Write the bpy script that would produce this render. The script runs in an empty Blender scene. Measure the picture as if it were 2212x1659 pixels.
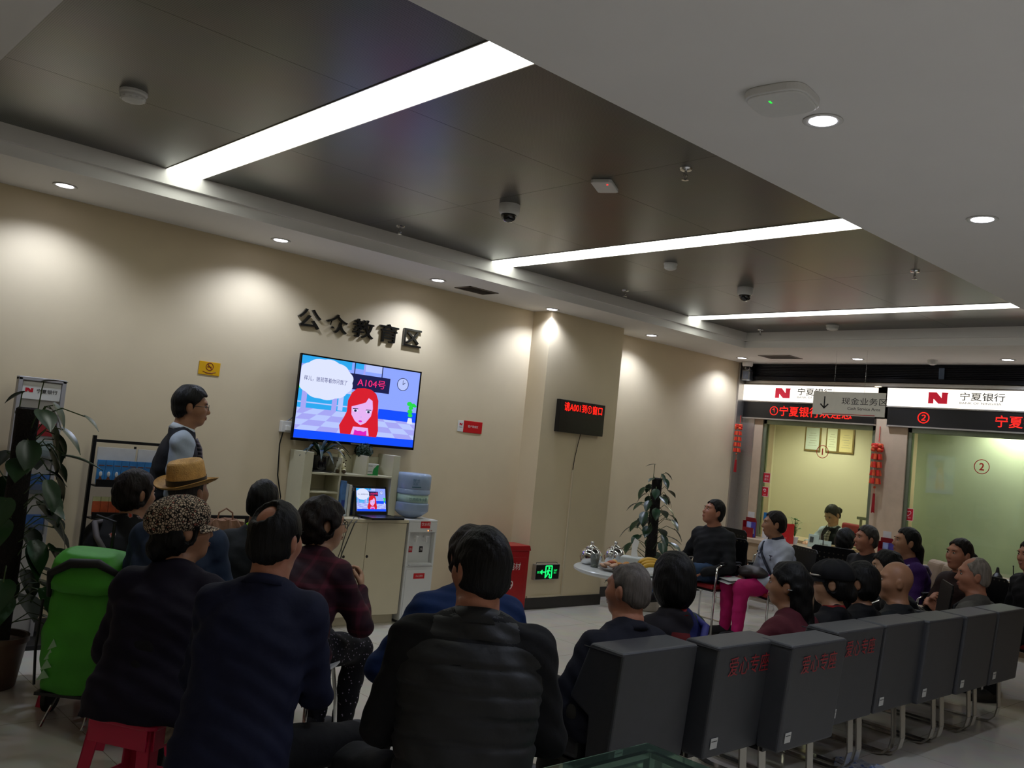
import bpy, bmesh, math, random
import numpy as np
from mathutils import Vector, Matrix

random.seed(7)
SC = bpy.context.scene
COL = SC.collection
PI = math.pi

# ------------------------------------------------------------------ camera, world, exposure
F_PX, IW, IH = 1936.42, 2212, 1659
YAW, PITCH, ROLL = 0.74051811, 0.06439158, -0.10157371
EYE = np.array([0.0, 0.0, 1.6])
_fw = np.array([math.sin(YAW)*math.cos(PITCH), math.cos(YAW)*math.cos(PITCH), math.sin(PITCH)])
_rt = np.array([math.cos(YAW), -math.sin(YAW), 0.0])
_dn = np.cross(_fw, _rt)
CR = math.cos(ROLL)*_rt + math.sin(ROLL)*_dn
CD = -math.sin(ROLL)*_rt + math.cos(ROLL)*_dn
cam_data = bpy.data.cameras.new('camera')
cam_data.sensor_width = 36.0
cam_data.lens = F_PX/IW*36.0
cam_data.clip_start = 0.05
cam = bpy.data.objects.new('camera', cam_data)
COL.objects.link(cam)
cam.matrix_world = Matrix(((CR[0], -CD[0], -_fw[0], EYE[0]), (CR[1], -CD[1], -_fw[1], EYE[1]),
                           (CR[2], -CD[2], -_fw[2], EYE[2]), (0, 0, 0, 1)))
SC.camera = cam

def spot(px, py, dep):
    """world point at distance dep in front of the eye along the sight line of a photo pixel (for measuring positions)"""
    v = (px-IW/2)/F_PX*CR + (py-IH/2)/F_PX*CD + _fw
    return EYE + v*dep

world = bpy.data.worlds.new('world')
SC.world = world
world.use_nodes = True
world.node_tree.nodes['Background'].inputs[0].default_value = (0.02, 0.022, 0.03, 1)
world.node_tree.nodes['Background'].inputs[1].default_value = 0.3
SC.view_settings.view_transform = 'Standard'
SC.view_settings.look = 'None'
SC.view_settings.exposure = 0.0
SC.view_settings.gamma = 1.0
SC.view_settings.use_curve_mapping = False
SC.cycles.max_bounces = 8
SC.cycles.diffuse_bounces = 4
SC.cycles.sample_clamp_indirect = 4.0
SC.cycles.use_denoising = True

STRIP_POWER = 5.0          # radiance of the ceiling light panels
SPOT_POWER = 60.0          # watts of one recessed downlight

# ------------------------------------------------------------------ helpers: colour, materials
def lin(h):
    if isinstance(h, (tuple, list)): return tuple(h)
    h = h.lstrip('#'); o = []
    for i in (0, 2, 4):
        c = int(h[i:i+2], 16)/255
        o.append(c/12.92 if c <= .04045 else ((c+.055)/1.055)**2.4)
    return tuple(o)

_mats = {}
def mat(name, color='#808080', rough=.6, metal=0.0, var=0.0, vscale=20.0, bump=0.0, bscale=60.0, emit=None, estr=1.0,
        trans=0.0, coat=0.0, spec=.5, stretch=None, alpha=1.0):
    """principled material whose colour varies with a noise texture and whose surface carries noise bump"""
    if name in _mats: return _mats[name]
    m = bpy.data.materials.new(name); m.use_nodes = True
    nt = m.node_tree; b = nt.nodes['Principled BSDF']
    c = lin(color)
    b.inputs['Base Color'].default_value = (*c, 1)
    b.inputs['Roughness'].default_value = rough
    b.inputs['Metallic'].default_value = metal
    b.inputs['Specular IOR Level'].default_value = spec
    if trans: b.inputs['Transmission Weight'].default_value = trans
    if coat: b.inputs['Coat Weight'].default_value = coat
    if alpha < 1: b.inputs['Alpha'].default_value = alpha
    tc = None
    if var or bump:
        tc = nt.nodes.new('ShaderNodeTexCoord')
        mp = nt.nodes.new('ShaderNodeMapping')
        if stretch: mp.inputs['Scale'].default_value = stretch
        nt.links.new(tc.outputs['Object'], mp.inputs['Vector'])
    if var:
        n = nt.nodes.new('ShaderNodeTexNoise'); n.inputs['Scale'].default_value = vscale; n.inputs['Detail'].default_value = 4
        nt.links.new(mp.outputs[0], n.inputs['Vector'])
        r = nt.nodes.new('ShaderNodeValToRGB')
        r.color_ramp.elements[0].position = .3; r.color_ramp.elements[1].position = .7
        r.color_ramp.elements[0].color = (*[max(0, x*(1-var)) for x in c], 1)
        r.color_ramp.elements[1].color = (*[min(1, x*(1+var)) for x in c], 1)
        nt.links.new(n.outputs['Fac'], r.inputs[0]); nt.links.new(r.outputs[0], b.inputs['Base Color'])
    if bump:
        n2 = nt.nodes.new('ShaderNodeTexNoise'); n2.inputs['Scale'].default_value = bscale; n2.inputs['Detail'].default_value = 3
        nt.links.new(mp.outputs[0], n2.inputs['Vector'])
        bp = nt.nodes.new('ShaderNodeBump'); bp.inputs['Strength'].default_value = bump; bp.inputs['Distance'].default_value = .01
        nt.links.new(n2.outputs['Fac'], bp.inputs['Height']); nt.links.new(bp.outputs[0], b.inputs['Normal'])
    if emit is not None:
        b.inputs['Emission Color'].default_value = (*lin(emit), 1)
        b.inputs['Emission Strength'].default_value = estr
    _mats[name] = m
    return m

def glow(name, color, s=1.0):
    """a surface that gives off light of its own: lamps, screens, lit signs"""
    if name in _mats: return _mats[name]
    m = bpy.data.materials.new(name); m.use_nodes = True
    nt = m.node_tree; b = nt.nodes['Principled BSDF']
    b.inputs['Base Color'].default_value = (.01, .01, .01, 1); b.inputs['Roughness'].default_value = .35
    b.inputs['Specular IOR Level'].default_value = .2
    b.inputs['Emission Color'].default_value = (*lin(color), 1); b.inputs['Emission Strength'].default_value = s
    _mats[name] = m
    return m

# ------------------------------------------------------------------ helpers: mesh builder
class MB:
    def __init__(s): s.v, s.f, s.m, s.cur = [], [], [], 0
    def add(s, vs, fs, mi=None):
        o = len(s.v); s.v += [tuple(v) for v in vs]; s.f += [tuple(i+o for i in f) for f in fs]
        s.m += [s.cur if mi is None else mi]*len(fs); return s
    def box(s, c, d, rz=0.0, R=None, mi=None):
        vs = []
        M = R if R is not None else Matrix.Rotation(rz, 3, 'Z')
        for z in (-.5, .5):
            for y in (-.5, .5):
                for x in (-.5, .5):
                    vs.append(Vector(c) + M @ Vector((x*d[0], y*d[1], z*d[2])))
        return s.add(vs, [(0, 2, 3, 1), (4, 5, 7, 6), (0, 1, 5, 4), (2, 6, 7, 3), (0, 4, 6, 2), (1, 3, 7, 5)], mi)
    def span(s, lo, hi, mi=None):
        return s.box([(a+b)/2 for a, b in zip(lo, hi)], [abs(b-a) for a, b in zip(lo, hi)], mi=mi)
    def quad(s, a, b, c, d, mi=None): return s.add([a, b, c, d], [(0, 1, 2, 3)], mi)
    def cyl(s, p0, p1, r0, r1=None, n=16, mi=None, caps=True):
        p0, p1 = Vector(p0), Vector(p1); r1 = r0 if r1 is None else r1
        d = (p1-p0).normalized(); u = d.orthogonal().normalized(); w = d.cross(u)
        vs = []
        for p, r in ((p0, r0), (p1, r1)):
            for i in range(n):
                a = 2*PI*i/n; vs.append(p + u*math.cos(a)*r + w*math.sin(a)*r)
        fs = [(i, (i+1) % n, n+(i+1) % n, n+i) for i in range(n)]
        if caps: fs += [tuple(range(n))[::-1], tuple(range(n, 2*n))]
        return s.add(vs, fs, mi)
    def lathe(s, prof, o=(0, 0, 0), R=None, n=24, mi=None, sx=1.0, sy=1.0):
        """profile of (radius, height) turned about an upright axis through o"""
        vs, fs = [], []
        M = R if R is not None else Matrix.Identity(3)
        for r, z in prof:
            for i in range(n):
                a = 2*PI*i/n; vs.append(Vector(o) + M @ Vector((r*math.cos(a)*sx, r*math.sin(a)*sy, z)))
        for k in range(len(prof)-1):
            for i in range(n):
                fs.append((k*n+i, k*n+(i+1) % n, (k+1)*n+(i+1) % n, (k+1)*n+i))
        if prof[0][0] > 1e-6: fs.append(tuple(range(n))[::-1])
        if prof[-1][0] > 1e-6: fs.append(tuple(range((len(prof)-1)*n, len(prof)*n)))
        return s.add(vs, fs, mi)
    def tube(s, pts, r, n=8, mi=None, closed=False):
        pts = [Vector(p) for p in pts]; rr = r if isinstance(r, (list, tuple)) else [r]*len(pts)
        vs, fs = [], []; up = None; N = len(pts)
        for i, p in enumerate(pts):
            if closed: t = pts[(i+1) % N]-pts[i-1]
            else: t = pts[min(i+1, N-1)]-pts[max(i-1, 0)]
            t.normalize()
            up = t.orthogonal().normalized() if up is None else (up - t*up.dot(t)).normalized()
            w = t.cross(up)
            for k in range(n):
                a = 2*PI*k/n; vs.append(p + up*math.cos(a)*rr[i] + w*math.sin(a)*rr[i])
        for i in range(N if closed else N-1):
            j = (i+1) % N
            for k in range(n):
                fs.append((i*n+k, i*n+(k+1) % n, j*n+(k+1) % n, j*n+k))
        if not closed: fs += [tuple(range(n))[::-1], tuple(range((N-1)*n, N*n))]
        return s.add(vs, fs, mi)
    def prism(s, poly, o, U, V, depth, mi=None):
        """outline poly (u, v) in the plane o + u U + v V, given thickness along U x V"""
        o, U, V = Vector(o), Vector(U), Vector(V); N = U.cross(V).normalized(); n = len(poly)
        vs = [o+U*u+V*v for u, v in poly] + [o+U*u+V*v+N*depth for u, v in poly]
        fs = [tuple(range(n))[::-1], tuple(range(n, 2*n))] + [(i, (i+1) % n, n+(i+1) % n, n+i) for i in range(n)]
        return s.add(vs, fs, mi)
    def flat(s, poly, o, U, V, lift=0.0, mi=None):
        o, U, V = Vector(o), Vector(U), Vector(V); N = U.cross(V).normalized()
        return s.add([o+U*u+V*v+N*lift for u, v in poly], [tuple(range(len(poly)))], mi)
    def ball(s, c, r, n=12, mi=None, R=None):
        r = (r, r, r) if not isinstance(r, (tuple, list)) else r
        M = R if R is not None else Matrix.Identity(3)
        vs, fs = [], []; m = max(6, n//2+2)
        for j in range(m+1):
            t = PI*j/m
            for i in range(n):
                a = 2*PI*i/n
                vs.append(Vector(c) + M @ Vector((r[0]*math.sin(t)*math.cos(a), r[1]*math.sin(t)*math.sin(a), -r[2]*math.cos(t))))
        for j in range(m):
            for i in range(n): fs.append((j*n+i, j*n+(i+1) % n, (j+1)*n+(i+1) % n, (j+1)*n+i))
        return s.add(vs, fs, mi)
    def text(s, body, o, U, V, h, lift=0.0, depth=0.0, fat=0.0, align='LEFT', mi=None, wide=1.0):
        """lettering of cap height h standing in the plane o + u U + v V"""
        vs, fs = glyphs(body, fat)
        if not vs: return s
        xs = [v[0] for v in vs]; ys = [v[1] for v in vs]
        y0, y1 = min(ys), max(ys); k = h/(y1-y0)
        x0 = min(xs) if align == 'LEFT' else (min(xs)+max(xs))/2
        o, U, V = Vector(o), Vector(U).normalized(), Vector(V).normalized(); N = U.cross(V).normalized()
        pts = [o + U*((x-x0)*k*wide) + V*((y-y0)*k) + N*(lift+depth) for x, y, *_ in vs]
        if depth:
            n = len(pts); back = [p-N*depth for p in pts]
            cnt = {}
            for f in fs:
                for a, b in zip(f, f[1:]+f[:1]): cnt[(a, b)] = 1
            sides = [(a, b, b+n, a+n)[::-1] for (a, b) in cnt if (b, a) not in cnt]
            return s.add(pts+back, list(fs)+sides, mi)
        return s.add(pts, fs, mi)
    def build(s, name, mats, parent=None, smooth=False, bevel=0.0, seg=2, auto=None):
        me = bpy.data.meshes.new(name)
        me.from_pydata(s.v, [], s.f)
        ms = mats if isinstance(mats, (list, tuple)) else [mats]
        for m in ms: me.materials.append(m)
        if len(ms) > 1: me.polygons.foreach_set('material_index', s.m)
        if smooth: me.polygons.foreach_set('use_smooth', [True]*len(me.polygons))
        me.update()
        o = bpy.data.objects.new(name, me); COL.objects.link(o)
        if parent: o.parent = parent
        if bevel:
            b = o.modifiers.new('bevel', 'BEVEL'); b.width = bevel; b.segments = seg; b.limit_method = 'ANGLE'; b.angle_limit = .7
        if auto and smooth:
            try: me.set_sharp_from_angle(angle=auto)
            except Exception: pass
        return o

_gl = {}
def glyphs(body, fat=0.0):
    key = (body, fat)
    if key not in _gl:
        c = bpy.data.curves.new('lettering', 'FONT'); c.body = body; c.size = 1; c.offset = fat; c.resolution_u = 3
        o = bpy.data.objects.new('lettering', c); COL.objects.link(o)
        dg = bpy.context.evaluated_depsgraph_get(); dg.update()
        me = bpy.data.meshes.new_from_object(o.evaluated_get(dg))
        _gl[key] = ([tuple(v.co) for v in me.vertices], [tuple(p.vertices) for p in me.polygons])
        bpy.data.objects.remove(o); bpy.data.curves.remove(c); bpy.data.meshes.remove(me)
    return _gl[key]

def tag(o, label=None, cat=None, group=None, kind=None):
    if label: o['label'] = label
    if cat: o['category'] = cat
    if group: o['group'] = group
    if kind: o['kind'] = kind
    return o
def thing(name, label, cat, loc=(0, 0, 0), rz=0.0, group=None):
    o = bpy.data.objects.new(name, None); COL.objects.link(o)
    o.location = loc; o.rotation_euler = (0, 0, rz); o.empty_display_size = .1
    return tag(o, label, cat, group)
def struct(name, mb, m, bevel=0.0, smooth=False):
    return tag(mb.build(name, m, bevel=bevel, smooth=smooth), kind='structure')
def kids(o): return [c for c in bpy.data.objects if c.parent == o]
def copy_tree(o, loc=None, rz=None, label=None, group=None):
    c = o.copy(); COL.objects.link(c)
    for ch in kids(o):
        d = copy_tree(ch); d.parent = c
        d.matrix_parent_inverse = ch.matrix_parent_inverse.copy()
    if loc is not None: c.location = loc
    if rz is not None: c.rotation_euler = (0, 0, rz)
    if label: c['label'] = label
    if group: c['group'] = group
    return c
X3, Y3, Z3 = (1, 0, 0), (0, 1, 0), (0, 0, 1)
# ================================================================== the room
H = 2.93                       # soffit height
YW, XE = 6.53, 10.15           # TV wall and teller wall
XW, YS = -2.2, -3.2            # walls behind the camera
TX0, TX1, TY0, TY1, TZ = .78, 8.75, 2.295, 5.73, 3.10    # ceiling tray

def floor_material():
    m = bpy.data.materials.new('polished_tile'); m.use_nodes = True
    nt = m.node_tree; b = nt.nodes['Principled BSDF']
    tc = nt.nodes.new('ShaderNodeTexCoord')
    br = nt.nodes.new('ShaderNodeTexBrick'); br.offset = 0; br.squash = 1
    br.inputs['Scale'].default_value = 1.0; br.inputs['Brick Width'].default_value = .8; br.inputs['Row Height'].default_value = .8
    br.inputs['Mortar Size'].default_value = .002; br.inputs['Mortar Smooth'].default_value = .1
    br.inputs['Color1'].default_value = (*lin('#cdc7ba'), 1); br.inputs['Color2'].default_value = (*lin('#c8c2b4'), 1)
    br.inputs['Mortar'].default_value = (*lin('#8b8373'), 1)
    nt.links.new(tc.outputs['Object'], br.inputs['Vector'])
    n = nt.nodes.new('ShaderNodeTexNoise'); n.inputs['Scale'].default_value = 6; n.inputs['Detail'].default_value = 6
    nt.links.new(tc.outputs['Object'], n.inputs['Vector'])
    mx = nt.nodes.new('ShaderNodeMix'); mx.data_type = 'RGBA'; mx.blend_type = 'MULTIPLY'; mx.inputs[0].default_value = .22
    nt.links.new(br.outputs['Color'], mx.inputs[6]); nt.links.new(n.outputs['Color'], mx.inputs[7])
    nt.links.new(mx.outputs[2], b.inputs['Base Color'])
    b.inputs['Roughness'].default_value = .16; b.inputs['Specular IOR Level'].default_value = .45
    return m
def panel_material():
    """dark finely perforated metal ceiling sheets"""
    m = bpy.data.materials.new('dark_perforated_metal'); m.use_nodes = True
    nt = m.node_tree; b = nt.nodes['Principled BSDF']
    tc = nt.nodes.new('ShaderNodeTexCoord')
    mp = nt.nodes.new('ShaderNodeMapping'); mp.inputs['Scale'].default_value = (120, 120, 120)
    nt.links.new(tc.outputs['Object'], mp.inputs['Vector'])
    v = nt.nodes.new('ShaderNodeTexVoronoi'); v.inputs['Randomness'].default_value = 0; v.inputs['Scale'].default_value = 1
    nt.links.new(mp.outputs[0], v.inputs['Vector'])
    r = nt.nodes.new('ShaderNodeValToRGB'); r.color_ramp.elements[0].position = .22; r.color_ramp.elements[1].position = .3
    r.color_ramp.elements[0].color = (.05, .048, .045, 1); r.color_ramp.elements[1].color = (.17, .165, .155, 1)
    nt.links.new(v.outputs['Distance'], r.inputs[0])
    n = nt.nodes.new('ShaderNodeTexNoise'); n.inputs['Scale'].default_value = 2.5; n.inputs['Detail'].default_value = 5
    nt.links.new(tc.outputs['Object'], n.inputs['Vector'])
    mx = nt.nodes.new('ShaderNodeMix'); mx.data_type = 'RGBA'; mx.blend_type = 'MULTIPLY'; mx.inputs[0].default_value = .35
    nt.links.new(r.outputs[0], mx.inputs[6]); nt.links.new(n.outputs['Color'], mx.inputs[7])
    nt.links.new(mx.outputs[2], b.inputs['Base Color'])
    b.inputs['Metallic'].default_value = .75; b.inputs['Roughness'].default_value = .3
    return m
M_WALL = mat('cream_wall_paint', '#d3c3a3', .62, var=.03, vscale=3, bump=.04, bscale=250)
M_CEIL = mat('white_ceiling_paint', '#e6e3df', .75, var=.02, vscale=2)
M_BASE = mat('dark_baseboard', '#2b2723', .35, var=.15, vscale=14)
M_STONE = mat('beige_stone', '#bfa98f', .35, var=.07, vscale=9)
M_ALU = mat('brushed_aluminium', '#b9b4ae', .32, .85, var=.05, vscale=60)
M_CHROME = mat('chrome', '#d8d8d8', .09, 1.0, var=.02)
M_BLACK = mat('black_plastic', '#0c0c0d', .38, var=.1)
M_WHITE = mat('white_plastic', '#d9d8d4', .38, var=.02)
M_DARK = mat('dark_shutter_metal', '#14151c', .32, .5, var=.1)

b = MB(); b.span((XW-.2, YS-.2, -.12), (12.3, 7.4, 0)); struct('floor', b, floor_material())
# soffit: four slabs leaving the tray open
b = MB()
b.span((XW, TY1, H), (XE, YW+.4, H+.35)); b.span((XW, YS, H), (XE, TY0, H+.35))
b.span((XW, TY0, H), (TX0, TY1, H+.35)); b.span((TX1, TY0, H), (XE, TY1, H+.35))
struct('ceiling', b, M_CEIL)
b = MB()      # inner step of the tray
for lo, hi in (((TX0, TY1-.035, H+.075), (TX1, TY1, TZ+.04)), ((TX0, TY0, H+.075), (TX1, TY0+.035, TZ+.04)),
               ((TX0, TY0, H+.075), (TX0+.035, TY1, TZ+.04)), ((TX1-.035, TY0, H+.075), (TX1, TY1, TZ+.04))): b.span(lo, hi)
struct('trim_1', b, M_CEIL)
STRIPS = [(2.06, 2.31), (4.83, 5.09), (7.60, 7.83)]
edges = [TX0+.035] + [x for s in STRIPS for x in s] + [TX1-.035]
b = MB()
for i in range(0, len(edges), 2):
    x0, x1 = edges[i], edges[i+1]; n = max(1, round((x1-x0)/1.2)); w = (x1-x0)/n
    for k in range(n):
        for j in range(3):
            y0 = TY0+.035+j*(TY1-TY0-.07)/3; y1 = y0+(TY1-TY0-.07)/3
            b.span((x0+k*w+.0012, y0+.0012, TZ), (x0+(k+1)*w-.0012, y1-.0012, TZ+.02))
b.span((TX0, TY0, TZ+.06), (TX1, TY1, TZ+.09))
struct('ceiling_tray', b, panel_material())

b = MB(); b.span((XW, YW, 0), (6.17, YW+.2, H)); b.span((7.27, YW+.07, 0), (XE+.4, YW+.27, H)); b.span((6.17, YW, 0), (7.27, YW+.2, H))
struct('wall_north', b, M_WALL)
b = MB(); b.span((6.17, 6.27, 0), (7.27, YW, H)); struct('pillar_1', b, M_WALL)
b = MB(); b.span((XW-.2, YS-.2, 0), (XW, YW, H)); struct('wall_west', b, M_WALL)
b = MB(); b.span((XW, YS-.2, 0), (XE, YS, H)); struct('wall_south', b, M_WALL)
b = MB(); b.span((XW, YW-.012, 0), (6.158, YW, .11)); b.span((7.282, YW+.058, 0), (XE, YW+.07, .11))
b.span((6.158, 6.258, 0), (7.282, 6.27, .11)); b.span((6.158, 6.258, 0), (6.17, YW-.012, .11)); b.span((7.27, 6.258, 0), (7.282, YW+.058, .11))
struct('baseboard_north', b, M_BASE, bevel=.002)

# teller wall: piers, header, and openings for two windows
W1, W2 = (4.80, 6.28), (2.95, 4.43)
b = MB(); xe2 = XE+.28
b.span((XE, 6.28, 0), (xe2, YW+.27, 2.72)); b.span((XE, 4.43, 0), (xe2, 4.80, 2.72)); b.span((XE, YS-.2, 0), (xe2, 2.95, 2.72))
b.span((XE, 2.95, 2.30), (xe2, 6.28, 2.72)); b.span((XE, 2.95, 0), (xe2, 6.28, .70))
struct('wall_east', b, M_STONE)
b = MB(); b.span((XE+.03, YS-.2, 2.72), (XE+.5, YW+.27, H+.3)); struct('wall_east_upper', b, mat('charcoal_board', '#17181d', .5, var=.1))
b = MB(); b.span((XE-.012, 6.40, 0), (XE, 6.62, 2.72)); b.span((9.98, YW+.045, 0), (XE, YW+.07, H-.0))
struct('trim_2', b, M_ALU, bevel=.003)
# rooms behind the glass
M_IN = mat('warm_cream_paint', '#d6d0b6', .7, var=.02, vscale=2)
b = MB(); b.span((12.0, 4.72, 0), (12.2, 7.3, 2.7)); b.span((10.43, 7.2, 0), (12.2, 7.4, 2.7)); b.span((10.43, 4.56, 0), (12.2, 4.72, 2.7))
struct('wall_teller_room', b, M_IN)
b = MB(); b.span((10.43, 2.7, 2.5), (12.2, 7.4, 2.72)); struct('ceiling_teller_room', b, mat('off_white_board', '#cfc9a8', .7, var=.02))
b = MB(); b.span((10.74, 2.6, 0), (10.86, 4.56, 2.6)); struct('wall_teller_partition', b, mat('pale_green_partition', '#c2cebc', .5, var=.03, vscale=3))

# windows: frame and glass pane
def window(name, y0, y1):
    w = bpy.data.objects.new(name, None); COL.objects.link(w); tag(w, kind='structure')
    f = MB(); t = .045
    f.span((XE+.02, y0, .72), (XE+.09, y0+t, 2.30)); f.span((XE+.02, y1-t, .72), (XE+.09, y1, 2.30)); f.span((XE+.02, y0, 2.16), (XE+.09, y1, 2.30))
    f.build('window_frame', mat('greenish_steel', '#7d8670', .35, .6, var=.05), w, bevel=.003)
    g = MB(); g.span((XE+.045, y0+t, .76), (XE+.057, y1-t, 2.16))
    m = bpy.data.materials.get('security_glass')
    if m is None:
        m = bpy.data.materials.new('security_glass'); m.use_nodes = True; nt = m.node_tree
        out = nt.nodes['Material Output']; nt.nodes.remove(nt.nodes['Principled BSDF'])
        tr = nt.nodes.new('ShaderNodeBsdfTransparent'); tr.inputs[0].default_value = (.88, .94, .88, 1)
        gl = nt.nodes.new('ShaderNodeBsdfGlossy'); gl.inputs['Roughness'].default_value = .02; gl.inputs[0].default_value = (.9, 1, .95, 1)
        fr = nt.nodes.new('ShaderNodeFresnel'); fr.inputs[0].default_value = 1.35
        mx = nt.nodes.new('ShaderNodeMixShader')
        nt.links.new(fr.outputs[0], mx.inputs[0]); nt.links.new(tr.outputs[0], mx.inputs[1]); nt.links.new(gl.outputs[0], mx.inputs[2])
        nt.links.new(mx.outputs[0], out.inputs[0])
    g.build('pane', m, w)
    return w
window('window_1', *W1); window('window_2', *W2)

# ------------------------------------------------------------------ lamps
M_STRIP = glow('light_panel_diffuser', '#fbfff4', STRIP_POWER)
for (x0, x1), where in zip(STRIPS, ('widest in view, over the standing man', 'middle of three, above the domed camera near the pillar', 'farthest of three, nearest the teller signs')):
    t = thing('ceiling_light_panel', 'long white glowing ceiling light panel, '+where, 'ceiling light', ((x0+x1)/2, (TY0+TY1)/2, TZ), group='light panels in the dark ceiling tray')
    hw, hl = (x1-x0)/2, (TY1-TY0)/2-.036
    b = MB(); b.span((-hw+.006, -hl, -.002), (hw-.006, hl, .012)); b.build('diffuser', M_STRIP, t)
    b = MB()
    b.span((-hw, -hl, -.004), (-hw+.006, hl, .03)); b.span((hw-.006, -hl, -.004), (hw, hl, .03)); b.build('frame', M_ALU, t)

M_LENS = glow('downlight_lens', '#f4f2ff', 14.0)
M_LENS2 = glow('warm_downlight_lens', '#ffedc0', 4.0)
def downlight(x, y, z, label, r=.055, power=1.0, warm=False, size=138, blend=.7, group='recessed downlights in the white soffit', tilt=(0, 0)):
    t = thing('downlight', label, 'downlight', (x, y, z), group=group)
    b = MB(); b.lathe([(r*1.02, 0), (r*1.3, -.001), (r*1.34, -.004), (r*1.22, -.008), (r*1.02, -.004)], n=32); b.build('trim_ring', M_WHITE if not warm else M_ALU, t, smooth=True)
    b = MB(); b.lathe([(r*1.04, -.001), (r*.9, -.005), (r*.4, -.008), (0, -.009)], n=32); b.build('lens', M_LENS2 if warm else M_LENS, t, smooth=True)
    l = bpy.data.lights.new('downlight_beam', 'SPOT'); l.energy = SPOT_POWER*power; l.spot_size = math.radians(size); l.spot_blend = blend
    l.shadow_soft_size = .04; l.color = (.72, .80, 1.0) if not warm else (1.0, .93, .74)
    lo = bpy.data.objects.new('downlight_beam', l); COL.objects.link(lo); lo.parent = t; lo.location = (0, 0, -.012)
    lo.rotation_euler = (math.radians(tilt[0]), math.radians(tilt[1]), 0)
    return t
for x, y, lab in [(1.61, 6.13, 'bright downlight in the soffit at far left, over the display stand'),
                  (3.135, 6.15, 'downlight in the soffit left of the black wall lettering'),
                  (4.66, 6.18, 'downlight in the soffit next to the dark air grille, above the black wall lettering'),
                  (6.10, 6.205, 'downlight close to the pillar corner, lighting it white'),
                  (7.74, 6.27, 'downlight just right of the pillar top'),
                  (9.557, 6.285, 'small downlight in the far corner above the dome camera'),
                  (9.64, 4.83, 'downlight in front of the dark shutter, over the first lit teller sign'),
                  (9.70, 3.28, 'downlight in front of the dark shutter, over the second lit teller sign'),
                  (3.03, 1.727, 'large bright downlight beside the square access point in the near ceiling'),
                  (4.583, 1.709, 'downlight alone in the near ceiling at the right edge')]:
    downlight(x, y, H, lab)

for x, y in ((-.9, -.25), (.65, -.25), (2.2, -.25), (3.75, -.25), (5.3, -.25), (-.9, -1.8), (.65, -1.8), (2.2, -1.8), (3.75, -1.8), (5.3, -1.8)):  # unseen fill lamps, added so their bounce brightens the near ceiling
    downlight(x, y, H, 'unseen downlight added behind the viewer to brighten the near ceiling', power=1.5, size=110, group='added fill downlights behind the viewer')
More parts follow.
